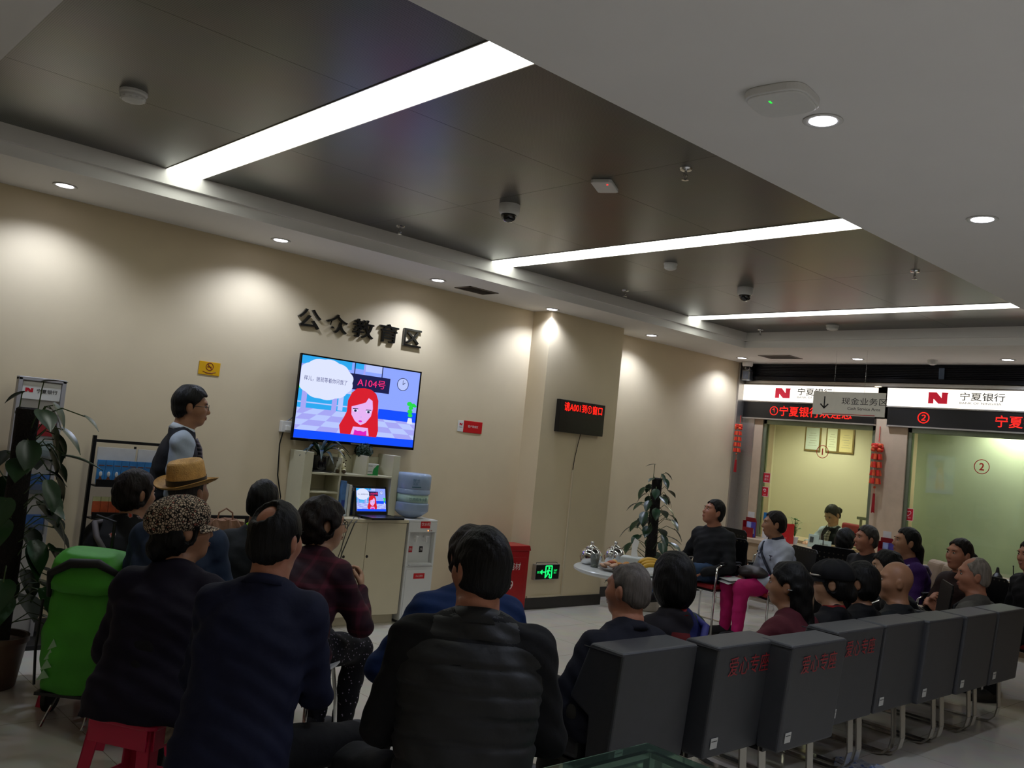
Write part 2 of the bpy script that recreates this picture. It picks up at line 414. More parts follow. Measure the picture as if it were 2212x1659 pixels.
# ================================================================== things on walls and ceiling
def ell_poly(cx, cy, rx, ry, n=24, a0=0, a1=2*PI): return [(cx+rx*math.cos(a0+(a1-a0)*i/n), cy+ry*math.sin(a0+(a1-a0)*i/n)) for i in range(n)]
SCR = [glow('screen_lavender', '#8ea6ff'), glow('screen_white', '#dfe6ff'), glow('screen_sky', '#2aa8f0'), glow('screen_royal', '#0a4cff'),
       glow('screen_pale', '#b9c8ff'), glow('screen_navy', '#14184a'), glow('screen_pink', '#ff2a78', 1.1), glow('screen_red', '#d8182a'),
       glow('screen_skin', '#e7b3f4'), glow('screen_green', '#22d84a'), glow('screen_ink', '#3a3a80'), glow('screen_magenta', '#e01fc0'), glow('screen_lilac', '#a6a6f4')]
def screen_picture(b, o, U, V, w, h):
    """a frame of a cartoon film: a bank hall with a red-haired woman and a speech cloud"""
    U, V = Vector(U), Vector(V)
    lift = [0.0]
    def P(poly, mi):
        lift[0] += .00012
        b.flat([(u*w, v*h) for u, v in poly], o, U, V, lift[0], mi)
    def RC(u0, v0, u1, v1, mi): P([(u0, v0), (u1, v0), (u1, v1), (u0, v1)], mi)
    RC(0, 0, 1, 1, 0)
    RC(0, .90, .40, 1, 2); RC(.42, .93, .50, 1, 2); RC(.515, .91, .66, 1, 4)
    RC(0, .36, .46, .60, 2); RC(0, .43, .46, .445, 4); RC(0, .60, .46, .63, 9); RC(.30, .6, .42, .68, 4)
    RC(.03, .36, .07, .63, 12); RC(.27, .36, .31, .7, 12); RC(.32, .38, .36, .7, 4); RC(.5, .6, .515, 1, 12)
    RC(0, .09, 1, .37, 4)
    for j in range(4):
        v0, v1 = .09+.28*(1-(1-j/4)**1.0), .09+.28*(1-(1-(j+1)/4)**1.0)
        s0, s1 = 1.0-.45*j/4, 1.0-.45*(j+1)/4
        for i in range(-6, 7):
            if (i+j) % 2: continue
            q = [(.5+i*.17*s0, v0), (.5+(i+1)*.17*s0, v0), (.5+(i+1)*.17*s1, v1), (.5+i*.17*s1, v1)]
            q = [(min(1, max(0, u)), v) for u, v in q]
            if q[1][0]-q[0][0] > .01 or q[2][0]-q[3][0] > .01: P(q, 12)
    RC(.66, .33, 1, .46, 3); RC(0, 0, 1, .10, 3)
    cloud = []
    for i in range(60):
        a = 2*PI*i/60; r = 1+.055*abs(math.sin(a*5.5))
        cloud.append((max(0.002, .20+.215*r*math.cos(a)), min(.995, .74+.24*r*math.sin(a))))
    RC(.375, .665, .735, .865, 5); RC(.385, .68, .725, .85, 5); RC(.42, .865, .428, 1, 5); RC(.655, .865, .663, 1, 5)
    P(cloud, 1)
    P(ell_poly(.85, .815, .052, .085), 5); P(ell_poly(.85, .815, .047, .077), 4)
    RC(.848, .81, .852, .87, 5); P([(.85, .81), (.872, .835), (.87, .842), (.849, .818)], 5)
    for u, v, r in ((.93, .57, .025), (.965, .56, .02), (.945, .52, .022), (.94, .47, .024), (.945, .42, .022), (.98, .55, .015)): P(ell_poly(u, v, r, r*1.2, 10), 9)
    P([(.922, .31), (.972, .31), (.962, .385), (.93, .385)], 1)
    # woman
    hair = [(.36, .10), (.345, .2), (.375, .3), (.395, .38), (.395, .52), (.42, .62), (.46, .685), (.52, .70), (.58, .69), (.625, .645), (.65, .56), (.655, .42), (.665, .3), (.675, .18), (.665, .09)]
    P(hair, 7)
    P([(.445, .10), (.46, .2), (.585, .2), (.60, .10)], 8); P([(.47, .10), (.475, .165), (.50, .15), (.525, .155), (.55, .145), (.575, .165), (.58, .10)], 11)
    P([(.43, .45), (.435, .35), (.47, .27), (.52, .225), (.56, .26), (.60, .35), (.61, .45), (.60, .55), (.565, .58), (.545, .52), (.50, .49)], 8)
    for u in (.465, .575):
        P(ell_poly(u, .405, .022, .018, 14), 1); P(ell_poly(u, .402, .011, .016, 12), 5)
        P([(u-.026, .42), (u+.024, .425), (u+.02, .433), (u-.02, .43)], 5)
    P(ell_poly(.515, .275, .016, .012, 10), 11); P([(.512, .325), (.522, .325), (.518, .338)], 12)
    lift[0] += .0002
    b.text('样儿，姐就等着你问我了', Vector(o)+U*.03*w+V*.70*h, U, V, h*.062, lift=lift[0], mi=10, wide=.86)
    b.text('A104号', Vector(o)+U*.455*w+V*.715*h, U, V, h*.105, lift=lift[0], mi=6, wide=1.15)

def tv():
    x0, x1, z0, z1 = 3.58, 4.79, 1.44, 2.14; w, h = x1-x0, z1-z0; yf = 6.45
    t = thing('television', 'large wall-mounted flat television showing a cartoon of a red-haired woman', 'television', ((x0+x1)/2, yf, z0))
    b = MB(); b.span((-w/2, .0, 0), (w/2, .022, h)); b.span((-w/2+.25, .022, .12), (w/2-.25, .05, h-.12)); b.build('back_shell', M_BLACK, t, bevel=.004)
    b = MB(); e = .012
    b.span((-w/2, -.008, h-e), (w/2, .0, h)); b.span((-w/2, -.008, 0), (w/2, .0, .022)); b.span((-w/2, -.008, 0), (-w/2+e, .0, h)); b.span((w/2-e, -.008, 0), (w/2, .0, h))
    b.build('bezel', mat('gloss_black', '#08080a', .12), t, bevel=.001)
    b = MB(); screen_picture(b, (-w/2+e, -.001, .022), X3, Z3, w-2*e, h-e-.022); b.build('screen', SCR, t)
    b = MB(); b.span((-.16, .045, .2), (.16, .08, .5)); b.build('wall_bracket', mat('dark_steel', '#25262a', .4, .7), t)
    b = MB(); b.span((-.05, -.0095, .006), (.05, -.008, .016)); b.build('logo_plate', M_ALU, t)
tv()
# lettering
M_INK = mat('gloss_black_acrylic', '#0b0b0b', .12, coat=.5)
gx = [3.549, 3.812, 4.072, 4.340, 4.600]
for ch, x, word in zip('公众教育区', gx, ('first', 'second', 'third', 'fourth', 'last')):
    b = MB(); b.text(ch, (x-.0, YW-.004, 2.353), X3, Z3, .158 if ch != '育' else .162, depth=.022, fat=.010, wide=1.30 if ch != '区' else 1.2)
    tag(b.build('wall_character', M_INK), f'raised black Chinese character 「{ch}」, {word} of the five above the television', 'lettering', 'black characters above the television')
# small wall signs
t = thing('no_smoking_sign', 'small yellow no-smoking sign on the cream wall left of the television', 'sign', (2.873, YW, 1.92))
b = MB(); b.span((-.083, -.006, -.05), (.083, 0, .05)); b.build('plate', mat('yellow_acrylic', '#d9a418', .25, var=.04), t, bevel=.002)
b = MB(); b.tube([(.028*math.cos(a), -.0065, .014+.028*math.sin(a)) for a in np.linspace(0, 2*PI, 24)[:-1]], .0026, 6, closed=True)
b.box((0, -.0065, .014), (.052, .003, .005), R=Matrix.Rotation(.8, 3, 'Y')); b.box((-.002, -.0065, .012), (.034, .003, .006)); b.tube([(-.05, -.0065, -.024), (-.02, -.0065, -.034), (.02, -.0065, -.034), (.05, -.0065, -.024)], .0022, 6)
b.text('禁止吸烟', (0, -.0065, -.043), X3, Z3, .013, align='C', lift=.0005); b.build('symbol', mat('brown_red_print', '#7d2a12', .5), t)
t = thing('wall_label', 'small red and white sign with a red logo, on the wall right of the television', 'sign', (5.335, YW, 1.65))
b = MB(); b.span((0, -.005, 0), (.068, 0, .104)); b.build('white_plate', M_WHITE, t, bevel=.001)
b = MB(); b.span((.068, -.007, -.004), (.300, 0, .108)); b.build('red_plate', mat('red_acrylic', '#c31c20', .25, var=.03), t, bevel=.004)
def bank_logo(b, o, U, V, w, h, lift, mi=None):
    pl = [(0, 0), (.28, 0), (.28, .42), (.54, 0), (1, 0), (1, .80), (1.04, .98), (.70, 1), (.70, .50), (.42, 1), (0, 1)]
    b.flat([(u*w, v*h) for u, v in pl], o, U, V, lift, mi)
b = MB(); bank_logo(b, (.018, -.005, .058), X3, Z3, .034, .022, .0006, 0); b.text('宁夏银行', (.034, -.005, .036), X3, Z3, .011, lift=.0006, align='C', mi=1); b.text('客户等候区', (.184, -.007, .045), X3, Z3, .024, lift=.0006, align='C', mi=2)
b.build('print', [mat('logo_red', '#c0142a', .4), mat('black_print', '#141414', .5), mat('white_print', '#e4d9d4', .5)], t)
M_LOGO, M_PRINT, M_WPRINT = _mats['logo_red'], _mats['black_print'], _mats['white_print']
M_LED = glow('red_led', '#ff1a10', 2.2)
M_LEDBOX = mat('led_box_black', '#0a090b', .3)
# queue board on the pillar
t = thing('queue_display', 'black LED board with red scrolling Chinese text on the pillar', 'display', (6.685, 6.27, 1.75))
b = MB(); b.span((-.335, -.06, 0), (.335, -.004, .325)); b.build('housing', M_LEDBOX, t, bevel=.004)
b = MB(); b.text('请A001到①窗口', (-.275, -.06, .215), X3, Z3, .088, lift=.002, fat=.006, wide=.86); b.build('led_text', M_LED, t)
b = MB(); b.tube([(.03, -.03, 0), (.025, -.012, -.1), (.0, -.008, -.25), (-.01, -.008, -.37)], .004, 6); b.build('power_cord', M_BLACK, t)
t2 = tag(MB().span((6.668, 6.252, .13), (6.688, 6.27, 1.38)).span((6.2, 6.256, .112), (6.688, 6.27, .13)).build('cable_trunking', mat('cream_trunking', '#cbbda0', .5), bevel=.002), 'thin cream cable trunking running down the pillar under the LED board', 'trunking')
# exit sign
t = thing('exit_sign', 'low lit green running-man exit sign on the pillar by the floor', 'exit sign', (6.415, 6.27, .297))
b = MB(); b.span((-.172, -.045, -.008), (.172, 0, .146)); b.build('housing', M_ALU, t, bevel=.004)
b = MB(); b.span((-.160, -.048, .0), (.160, -.044, .138)); b.build('face', mat('exit_black', '#060807', .2), t)
G = MB(); y = -.0487
def bar(p, q, r=.0065): G.tube([(p[0], y, p[1]), (q[0], y, q[1])], r, 6)
bar((-.03, .012), (-.03, .128)); bar((-.03, .128), (.055, .128)); bar((.055, .128), (.055, .012)); bar((.03, .012), (.055, .012))
bar((-.1, .07), (-.035, .07), .006); bar((-.1, .07), (-.078, .088), .006); bar((-.1, .07), (-.078, .052), .006)
G.ball((.015, y, .108), .011, 10); bar((.008, .092), (.004, .058), .010); bar((.004, .058), (.03, .04), .006); bar((.03, .04), (.022, .015), .006); bar((.004, .058), (-.014, .03), .006); bar((-.014, .03), (-.03, .022), .006)
bar((.01, .09), (.035, .076), .005); bar((.006, .09), (-.014, .072), .005)
G.text('出口', (-.145, y, .058), X3, Z3, .024); G.text('EXIT', (.085, y, .076), X3, Z3, .016); G.text('出口', (.085, y, .052), X3, Z3, .018)
G.build('pictogram', glow('exit_green', '#12f06a', 1.6), t)
b = MB(); b.tube([(-.15, -.03, .146), (-.15, -.03, .16), (.12, -.03, .16), (.15, -.03, .15)], .003, 6); b.build('wire', M_BLACK, t)
# red extinguisher cabinet
t = thing('fire_extinguisher_box', 'red metal fire extinguisher box on the floor against the pillar side', 'fire box', (5.86, 6.30, 0))
b = MB(); b.span((-.26, -.10, 0), (.26, .12, .58)); b.build('body', mat('red_enamel', '#a31318', .3, var=.05), t, bevel=.006)
b = MB(); b.prism([(-.27, .58), (.27, .58), (.25, .63), (-.25, .63)], (0, .125, 0), X3, Z3, .235); b.build('lid', _mats['red_enamel'], t, bevel=.004)
b = MB(); b.span((-.22, -.106, .06), (.22, -.10, .52)); b.build('door', _mats['red_enamel'], t, bevel=.004)
b = MB(); b.text('消防器材', (0, -.1075, .40), X3, Z3, .07, align='C'); b.text('119', (0, -.1075, .22), X3, Z3, .08, align='C'); b.build('lettering', M_WPRINT, t)

# ------------------------------------------------------------------ ceiling devices
def detector(x, y, z, label, r=.055):
    t = thing('smoke_detector', label, 'smoke detector', (x, y, z), group='round detectors on the ceiling')
    b = MB(); b.lathe([(r*1.05, 0), (r*1.05, -.012), (r*.96, -.02)], n=28); b.build('base', M_WHITE, t, smooth=True, auto=.6)
    b = MB(); b.lathe([(r*.96, -.02), (r*.97, -.032), (r*.8, -.046), (r*.4, -.054), (0, -.055)], n=28)
    for k in range(12):
        a = k*PI/6; b.box((r*.9*math.cos(a), r*.9*math.sin(a), -.034), (.006, .012, .012), rz=a)
    b.build('cap', M_WHITE, t, smooth=True, auto=.6)
detector(1.42, 4.47, TZ, 'white round detector on the dark ceiling at upper left', .062)
detector(5.47, 4.31, TZ, 'small white round detector on the dark ceiling beyond the middle light panel', .05)
detector(8.40, 4.50, TZ, 'cream round detector on the dark ceiling nearest the teller signs', .06)
detector(9.74, 4.04, H, 'faint round detector on the white soffit before the teller signs', .05)
def dome(x, y, z, label, side=None):
    t = thing('dome_camera', label, 'security camera', (x, y, z), group='white dome cameras')
    b = MB(); b.lathe([(.066, 0), (.068, -.012), (.066, -.05), (.058, -.062), (.05, -.066)], n=28); b.build('housing', M_WHITE, t, smooth=True, auto=.6)
    b = MB(); b.lathe([(.05, -.062), (.049, -.075), (.042, -.095), (.026, -.110), (0, -.116)], n=24); b.build('dome', mat('smoked_dome', '#0a0a0b', .08, coat=.5), t, smooth=True)
    b = MB(); b.ball((.012, -.028, -.088), .018, 10); b.build('lens', mat('lens_glass', '#202225', .1, .3), t, smooth=True)
dome(3.70, 4.24, TZ, 'white dome camera under the dark ceiling, above the pillar and nearest the viewer')
dome(6.47, 4.28, TZ, 'white dome camera under the dark ceiling between the two far light panels')
dome(9.90, 6.42, H, 'white dome camera in the far corner where the soffit meets the cream wall')
def sprinkler(x, y, z, label):
    t = thing('sprinkler', label, 'sprinkler', (x, y, z), group='ceiling sprinklers')
    b = MB(); b.lathe([(.034, 0), (.03, -.008), (.012, -.010)], n=20); b.build('rosette', M_CHROME, t, smooth=True, auto=.6)
    b = MB(); b.cyl((0, 0, -.004), (0, 0, -.035), .008, .006, 10); b.tube([(-.012, 0, -.03), (-.014, 0, -.045), (0, 0, -.058)], .0025, 6); b.tube([(.012, 0, -.03), (.014, 0, -.045), (0, 0, -.058)], .0025, 6); b.box((0, 0, -.032), (.03, .006, .006)); b.build('frame', M_CHROME, t)
    b = MB(); b.lathe([(.019, -.058), (.019, -.0605), (0, -.062)], n=14); b.build('deflector', M_CHROME, t)
for x, y, lab in [(3.66, 2.84, 'sprinkler head on the dark ceiling right of the flat panel detector'), (6.30, 2.78, 'sprinkler head on the dark ceiling at far right, by the tray edge'),
                  (3.72, 5.46, 'sprinkler head on the dark ceiling along the wall side, above the letters'), (6.25, 5.42, 'sprinkler head on the dark ceiling above the pillar downlight'),
                  (8.55, 5.42, 'sprinkler head in the far corner of the dark ceiling')]: sprinkler(x, y, TZ, lab)
t = thing('panel_antenna', 'flat white rectangular unit with a red light on the dark ceiling', 'antenna', (3.66, 3.40, TZ), rz=.5)
b = MB(); b.prism([(-.09, -.06), (.09, -.06), (.10, -.045), (.10, .045), (.09, .06), (-.09, .06), (-.10, .045), (-.10, -.045)], (0, 0, -.022), X3, Y3, .022); b.build('case', M_WHITE, t, bevel=.004)
b = MB(); b.ball((-.062, -.03, -.022), .005, 8); b.build('indicator', glow('red_indicator', '#ff2020', 2.5), t)
t = thing('wireless_access_point', 'large white rounded-square access point with a green light on the near ceiling', 'access point', (2.748, 1.733, H), rz=.15)
sq = [(.115*math.copysign(abs(math.cos(a))**.55, math.cos(a)), .115*math.copysign(abs(math.sin(a))**.55, math.sin(a))) for a in np.linspace(0, 2*PI, 41)[:-1]]
b = MB(); b.prism(sq, (0, 0, -.03), X3, Y3, .03); b.prism([(u*.93, v*.93) for u, v in sq], (0, 0, -.036), X3, Y3, .01); b.build('case', M_WHITE, t, bevel=.006, seg=3)
b = MB(); b.span((-.055, .02, -.0375), (-.035, .026, -.036)); b.build('indicator', glow('green_indicator', '#20e040', 1.5), t)
def grille(x, y, z, w, d, label):
    t = thing('air_grille', label, 'air vent', (x, y, z), group='air grilles in the soffit')
    b = MB(); e = .018
    b.span((-w/2, -d/2, -.006), (w/2, -d/2+e, 0)); b.span((-w/2, d/2-e, -.006), (w/2, d/2, 0)); b.span((-w/2, -d/2, -.006), (-w/2+e, d/2, 0)); b.span((w/2-e, -d/2, -.006), (w/2, d/2, 0)); b.build('frame', mat('grille_grey', '#6e655c', .5, .3, var=.05), t)
    b = MB(); n = int((d-2*e)/.016)
    for k in range(n): b.box((0, -d/2+e+(k+.5)*(d-2*e)/n, -.003), (w-2*e, .009, .002), R=Matrix.Rotation(.5, 3, 'X'))
    b.build('louvres', _mats['grille_grey'], t)
    b = MB(); b.span((-w/2+e, -d/2+e, -.0008), (w/2-e, d/2-e, -.0002)); b.build('duct_opening', M_BLACK, t)
grille(5.12, 6.2, H, .34, .22, 'dark air grille in the soffit right of the wall lettering')
grille(9.48, 5.71, H, .30, .42, 'square brown-grey air grille in the soffit before the teller signs')

# ------------------------------------------------------------------ teller front: shutter box, lit signs, LED strips
t = thing('roller_shutter_box', 'long dark ribbed roller shutter housing above the lit teller signs', 'shutter', (XE, 4.0, 2.72))
b = MB()
b.span((-.06, -5.2, .0), (.02, 2.53, .045)); 
for k in range(8): b.cyl((-.02, -5.2, .06+k*.02), (-.02, 2.53, .06+k*.02), .0115, n=10)
b.build('slats', M_DARK, t)
b = MB(); b.span((-.015, -5.2, 0), (.025, 2.53, .205)); b.build('back_plate', M_DARK, t)
b = MB(); b.span((-.055, .05, .03), (-.045, .11, .17)); b.build('bracket', mat('blue_grey_steel', '#5b6a80', .25, .7), t)
t = thing('header_beam', 'grey metal beam between the shutter and the lit signs', 'beam', (XE, 4.0, 2.66))
b = MB(); b.span((-.03, -5.2, 0.012), (-.002, 2.56, .055)); b.build('face', M_ALU, t, bevel=.003)
b = MB(); b.lathe([(.04, 0), (.03, -.004), (0, -.006)], o=(-.012, .8, .012), n=20); b.build('spot_lens', M_LENS2, t)
M_SIGN = glow('lightbox_white', '#fff8ea', 1.5)
def lightbox(y0, y1, label, logo_y, txt, txt_y, eng_y):
    """faces -x; U runs toward -y so the writing reads the right way round"""
    t = thing('lit_sign', label, 'lit sign', (XE, (y0+y1)/2, 2.45), group='white lit bank signs over the windows')
    hw = (y1-y0)/2; c = (y0+y1)/2; U = (0, -1, 0)
    b = MB(); b.span((-.05, -hw, 0), (-.002, hw, .205)); b.build('light_panel', M_SIGN, t)
    b = MB(); b.span((-.056, -hw, -.014), (-.002, hw, 0)); b.span((-.056, -hw, .205), (-.002, hw, .212)); b.build('frame', M_ALU, t)
    b = MB(); bank_logo(b, (-.0512, logo_y-c, .045), U, Z3, .205, .125, .001); b.build('logo', mat('sign_logo_red', '#b0102a', .4, emit='#d01030', estr=.55), t)
    b = MB(); b.text(txt, (-.0512, txt_y-c, .088), U, Z3, .088, lift=.0012, wide=1.25, fat=.008); b.text('BANK OF NINGXIA', (-.0512, txt_y-c, .05), U, Z3, .022, lift=.0012, wide=1.55); b.build('lettering', mat('sign_black', '#151515', .5), t)
lightbox(4.80, 6.58, 'lit white bank sign over the first teller window, partly behind the hanging sign', 6.11, '宁夏银行', 5.80, 0)
lightbox(2.6, 4.67, 'lit white bank sign over the second teller window, at the right edge', 4.205, '宁夏银行', 3.87, 0)
def ledstrip(y0, y1, label, parts):
    t = thing('led_strip', label, 'LED display', (XE, (y0+y1)/2, 2.215), group='black LED strips under the lit signs')
    hw = (y1-y0)/2; c = (y0+y1)/2; U = (0, -1, 0)
    b = MB(); b.span((-.045, -hw, .016), (-.002, hw, .216)); b.build('housing', M_LEDBOX, t)
    b = MB(); b.span((-.056, -hw, 0), (-.002, hw, .016)); b.build('lower_trim', M_ALU, t)
    b = MB()
    for txt, y in parts: b.text(txt, (-.0455, y-c, .055), U, Z3, .125, lift=.001, fat=.004, wide=1.04)
    b.build('led_text', M_LED, t)
ledstrip(4.80, 6.56, 'black LED strip with number one and red Chinese text over the first window', [('①宁夏银行欢迎您', 6.17)])
ledstrip(2.6, 4.655, 'black LED strip with number two in a red ring over the second window', [('②', 4.31), ('宁夏银', 3.50)])
# hanging sign
t = thing('hanging_sign', 'grey hanging sign with a down arrow and Chinese lettering before the teller signs', 'sign', (9.0, 4.575, 2.235))
U = (0, -1, 0)
b = MB(); b.span((-.006, -.40, 0), (.006, .40, .25)); b.build('board', mat('pale_grey_acrylic', '#e6e2da', .3, var=.02), t, bevel=.002)
b = MB(); b.text('现金业务区', (-.0062, .07, .118), U, Z3, .075, lift=.001, wide=1.25); b.text('Cash Service Area', (-.0062, .0, .062), U, Z3, .032, lift=.001, wide=1.05)
b.box((-.0068, .265, .135), (.0012, .014, .125)); b.box((-.0068, .285, .092), (.0012, .014, .07), R=Matrix.Rotation(-.8, 3, 'X')); b.box((-.0068, .245, .092), (.0012, .014, .07), R=Matrix.Rotation(.8, 3, 'X'))
b.build('print', M_PRINT, t)
b = MB(); b.span((-.0068, -.30, .008), (-.006, .28, .016)); b.build('red_line', mat('red_tape', '#b5141c', .4), t)
for yy in (.17, -.17):
    b = MB(); b.cyl((0, yy, .25), (0, yy, H-2.235), .0012, n=6); b.build('wire', M_CHROME, t)
    b = MB(); b.cyl((-.008, yy, .235), (.008, yy, .235), .007, n=10); b.build('bolt', M_WHITE, t)
t = thing('siren_lamp', 'small square silver lamp unit in the corner below the far dome camera', 'lamp unit', (10.05, 6.50, 2.70))
b = MB(); b.span((-.05, -.06, 0), (.03, .06, .14)); b.build('case', mat('mirror_steel', '#aab4c4', .12, .9), t, bevel=.008)
b = MB(); b.span((-.053, -.04, .02), (-.05, .04, .12)); b.build('window_face', mat('pale_lens', '#8fa0c0', .1, .5), t)
b = MB(); b.span((-.02, -.03, .14), (.02, .03, .2)); b.build('bracket', M_ALU, t)

# paper stickers and frames at the windows
def sticker(x, y, z, w, h, label, mark):
    t = thing('window_sticker', label, 'sticker', (x, y, z), group='red stickers on the teller windows')
    b = MB(); b.span((-.002, -w/2, -h/2), (0, w/2, h/2)); b.build('sheet', mat('sticker_red', '#c5142c', .4), t)
    b = MB(); U = (0, -1, 0)
    e = .006
    for lo, hi in ((( -.003, -w/2, h/2-e), (-.002, w/2, h/2)), ((-.003, -w/2, -h/2), (-.002, w/2, -h/2+e)), ((-.003, -w/2, -h/2), (-.002, -w/2+e, h/2)), ((-.003, w/2-e, -h/2), (-.002, w/2, h/2))): b.span(lo, hi)
    if mark == 'heart':
        hp = [(.032*math.sin(a)**3*1.0, .002*(13*math.cos(a)-5*math.cos(2*a)-2*math.cos(3*a)-math.cos(4*a))+.012) for a in np.linspace(0, 2*PI, 25)[:-1]]
        b.tube([(-.003, -u, v) for u, v in hp], .003, 5, closed=True); b.text('爱心窗口', (-.0022, 0, -.045), U, Z3, .016, align='C', lift=.001)
    elif mark == 'swirl':
        b.tube([(-.003, .022*math.cos(a)*(1-a/9), .014+.02*math.sin(a)*(1-a/12)) for a in np.linspace(0, 6, 20)], .0045, 6); b.text('免费', (-.0022, 0, -.045), U, Z3, .016, align='C', lift=.001)
    else: b.text('温馨', (-.0022, 0, .005), U, Z3, .028, align='C', lift=.001); b.text('提示', (-.0022, 0, -.035), U, Z3, .028, align='C', lift=.001)
    b.build('print', mat('sticker_print', '#e8c9c9', .5), t)
GX = XE+.043
sticker(GX, 6.19, 1.478, .105, .125, 'red square sticker, the upper of two on the first window', 'text')
sticker(GX, 6.20, 1.30, .105, .125, 'red square sticker with a white swirl, the lower of two on the first window', 'swirl')
sticker(GX, 4.375, 1.245, .12, .14, 'red square sticker with a heart at the left of the second window', 'heart')
def ring_number(y, z, n, label):
    t = thing('window_number', label, 'window number', (GX, y, z), group='red ring numbers on the teller glass')
    b = MB(); b.tube([(-.001, .075*math.cos(a), .075*math.sin(a)) for a in np.linspace(0, 2*PI, 37)[:-1]], .0042, 6, closed=True); b.build('ring', mat('number_red', '#b32018', .4), t, smooth=True)
    b = MB(); b.text(n, (0, 0, -.04), (0, -1, 0), Z3, .08, align='C', fat=.02, lift=.001); b.build('digit', _mats['number_red'], t)
ring_number(5.46, 1.866, '1', 'red number one in a ring on the first teller window')
ring_number(3.635, 1.846, '2', 'red number two in a ring on the second teller window')
for y, w, lab, pm in ((6.585, .25, 'framed white certificate on the teller room wall, leftmost of three', '#c8d2c8'), (6.285, .19, 'narrow framed certificate between the other two certificates', '#d6d8bc'), (6.075, .23, 'framed cream certificate with a border, nearest the middle column', '#d8c890')):
    t = thing('certificate', lab, 'certificate', (12.0, y, 1.91), group='framed certificates in the teller room')
    b = MB(); b.span((-.02, -w/2, 0), (0, w/2, .36)); b.build('frame', mat('bronze_frame', '#8a7546', .35, .4, var=.08), t, bevel=.003)
    b = MB(); b.span((-.022, -w/2+.022, .022), (-.02, w/2-.022, .338)); b.build('paper', mat('paper_'+pm[1:], pm, .6), t)
    b = MB()
    for k in range(6): b.span((-.0226, -w*.28+.02*(k % 2), .08+k*.035), (-.022, w*.28-.015*(k % 3), .085+k*.035))
    b.build('print', mat('faded_print', '#9a9a86', .6), t)
# firecracker garlands
def garland(x, y, z, label, n=4, s=1.0, rope=.3):
    t = thing('firecracker_garland', label, 'garland', (x, y, z), group='red firecracker garlands on the piers')
    R_ = mat('garland_red', '#d0281a', .45, var=.2, vscale=40); G_ = mat('garland_orange', '#d9552a', .4, var=.25, vscale=30)
    rnd = random.Random(int(y*100))
    b = MB(); b.cyl((0, 0, 0), (0, 0, -rope), .004, n=6); b.build('cord', R_, t)
    top = MB(); z0 = -rope-.06*s
    for k in range(16):
        a = k*PI/4; rr = .045*s
        top.ball((rr*math.cos(a)*.6-.03, rr*math.sin(a), z0+.028*s*math.sin(k*2.1)), (.02*s, .024*s, .022*s), 8, mi=k % 2)
    top.build('rosette', [R_, G_], t)
    for i in range(n):
        zc = z0-(.095+i*.085)*s; c = MB()
        for k in range(6):
            a = k*PI/3+i; c.cyl((-.03+.03*s*math.cos(a), .036*s*math.sin(a), zc+.028*s), (-.03+.036*s*math.cos(a), .045*s*math.sin(a), zc-.03*s), .016*s, .018*s, 8, mi=k % 2)
        c.build('cracker_cluster', [R_, G_], t)
    zt = z0-(.095+n*.085)*s
    b = MB(); b.ball((-.03, 0, zt+.02), .014*s, 8); b.cyl((-.03, 0, zt), (-.03, 0, zt-.06), .003, n=5); b.build('bead', G_, t)
    b = MB()
    for k in range(14):
        a = 2*PI*k/14; b.cyl((-.03+.008*math.cos(a), .010*math.sin(a), zt-.05), (-.03+.014*math.cos(a), .017*math.sin(a), zt-.24*s-.01*rnd.random()), .0035, .003, 5)
    b.build('tassel', mat('tassel_red', '#a3101a', .6, var=.1), t)
garland(9.97, 6.50, 2.24, 'red firecracker garland hanging in the far corner left of the first window', 4, .85, .10)
garland(XE-.02, 4.74, 2.21, 'fuller red firecracker garland on the pier between the two windows', 4, 1.1, .18)
# ================================================================== furniture along the television wall
M_LAM = mat('cream_laminate', '#cdc2a4', .45, var=.02, vscale=6)
M_PALE = mat('pale_shelf_laminate', '#c3bfa4', .5, var=.02)
t = thing('base_cabinet', 'cream two-door base cabinet carrying the laptop, beside the water dispenser', 'cabinet', (4.07, 6.34, 0))
b = MB(); b.span((-.49, -.16, .0), (.49, .18, .075)); b.build('plinth', M_LAM, t, bevel=.002)
b = MB(); b.span((-.5, -.20, .075), (.5, .185, .835)); b.build('body', M_LAM, t, bevel=.002)
b = MB(); b.span((-.51, -.225, .835), (.51, .185, .862)); b.build('top', M_LAM, t, bevel=.003)
for x0, x1 in ((-.498, -.115), (-.111, .106), (.110, .498)):
    b = MB(); b.span((x0, -.218, .08), (x1, -.20, .832)); d = b.build('door', M_LAM, t, bevel=.002)
    b = MB(); xx = x0+.02; b.lathe([(.012, 0), (.011, .004), (0, .005)], o=(xx, -.218, .56), R=Matrix.Rotation(PI/2, 3, 'X'), n=14); b.build('lock', mat('dark_lock', '#1c130d', .4), d)
t = thing('display_shelf', 'pale open display shelf under the television with plant, toys and books', 'shelf', (4.09, 6.40, .863))
def sp(lo, hi, name, m=M_PALE): MB().span(lo, hi).build(name, m, t, bevel=.002)
sp((-.46, -.11, 0), (-.38, .125, .50), 'side_panel'); sp((.39, -.11, 0), (.46, .125, .52), 'side_panel')
sp((-.38, .112, 0), (.39, .125, .49), 'back_panel'); sp((-.38, -.11, .325), (.39, .11, .342), 'shelf'); sp((-.38, -.11, .178), (-.125, .11, .192), 'shelf')
sp((-.125, -.11, 0), (-.108, .11, .325), 'divider'); sp((-.125, -.11, .342), (-.112, .11, .47), 'divider'); sp((.125, -.11, .342), (.142, .11, .50), 'divider')
zs = .863+.342
t = thing('potted_plant', 'dark leafy plant with arching leaves in a black pot on the display shelf', 'plant', (3.83, 6.40, zs))
M_LEAF = mat('dark_green_leaf', '#1c3320', .4, var=.25, vscale=30)
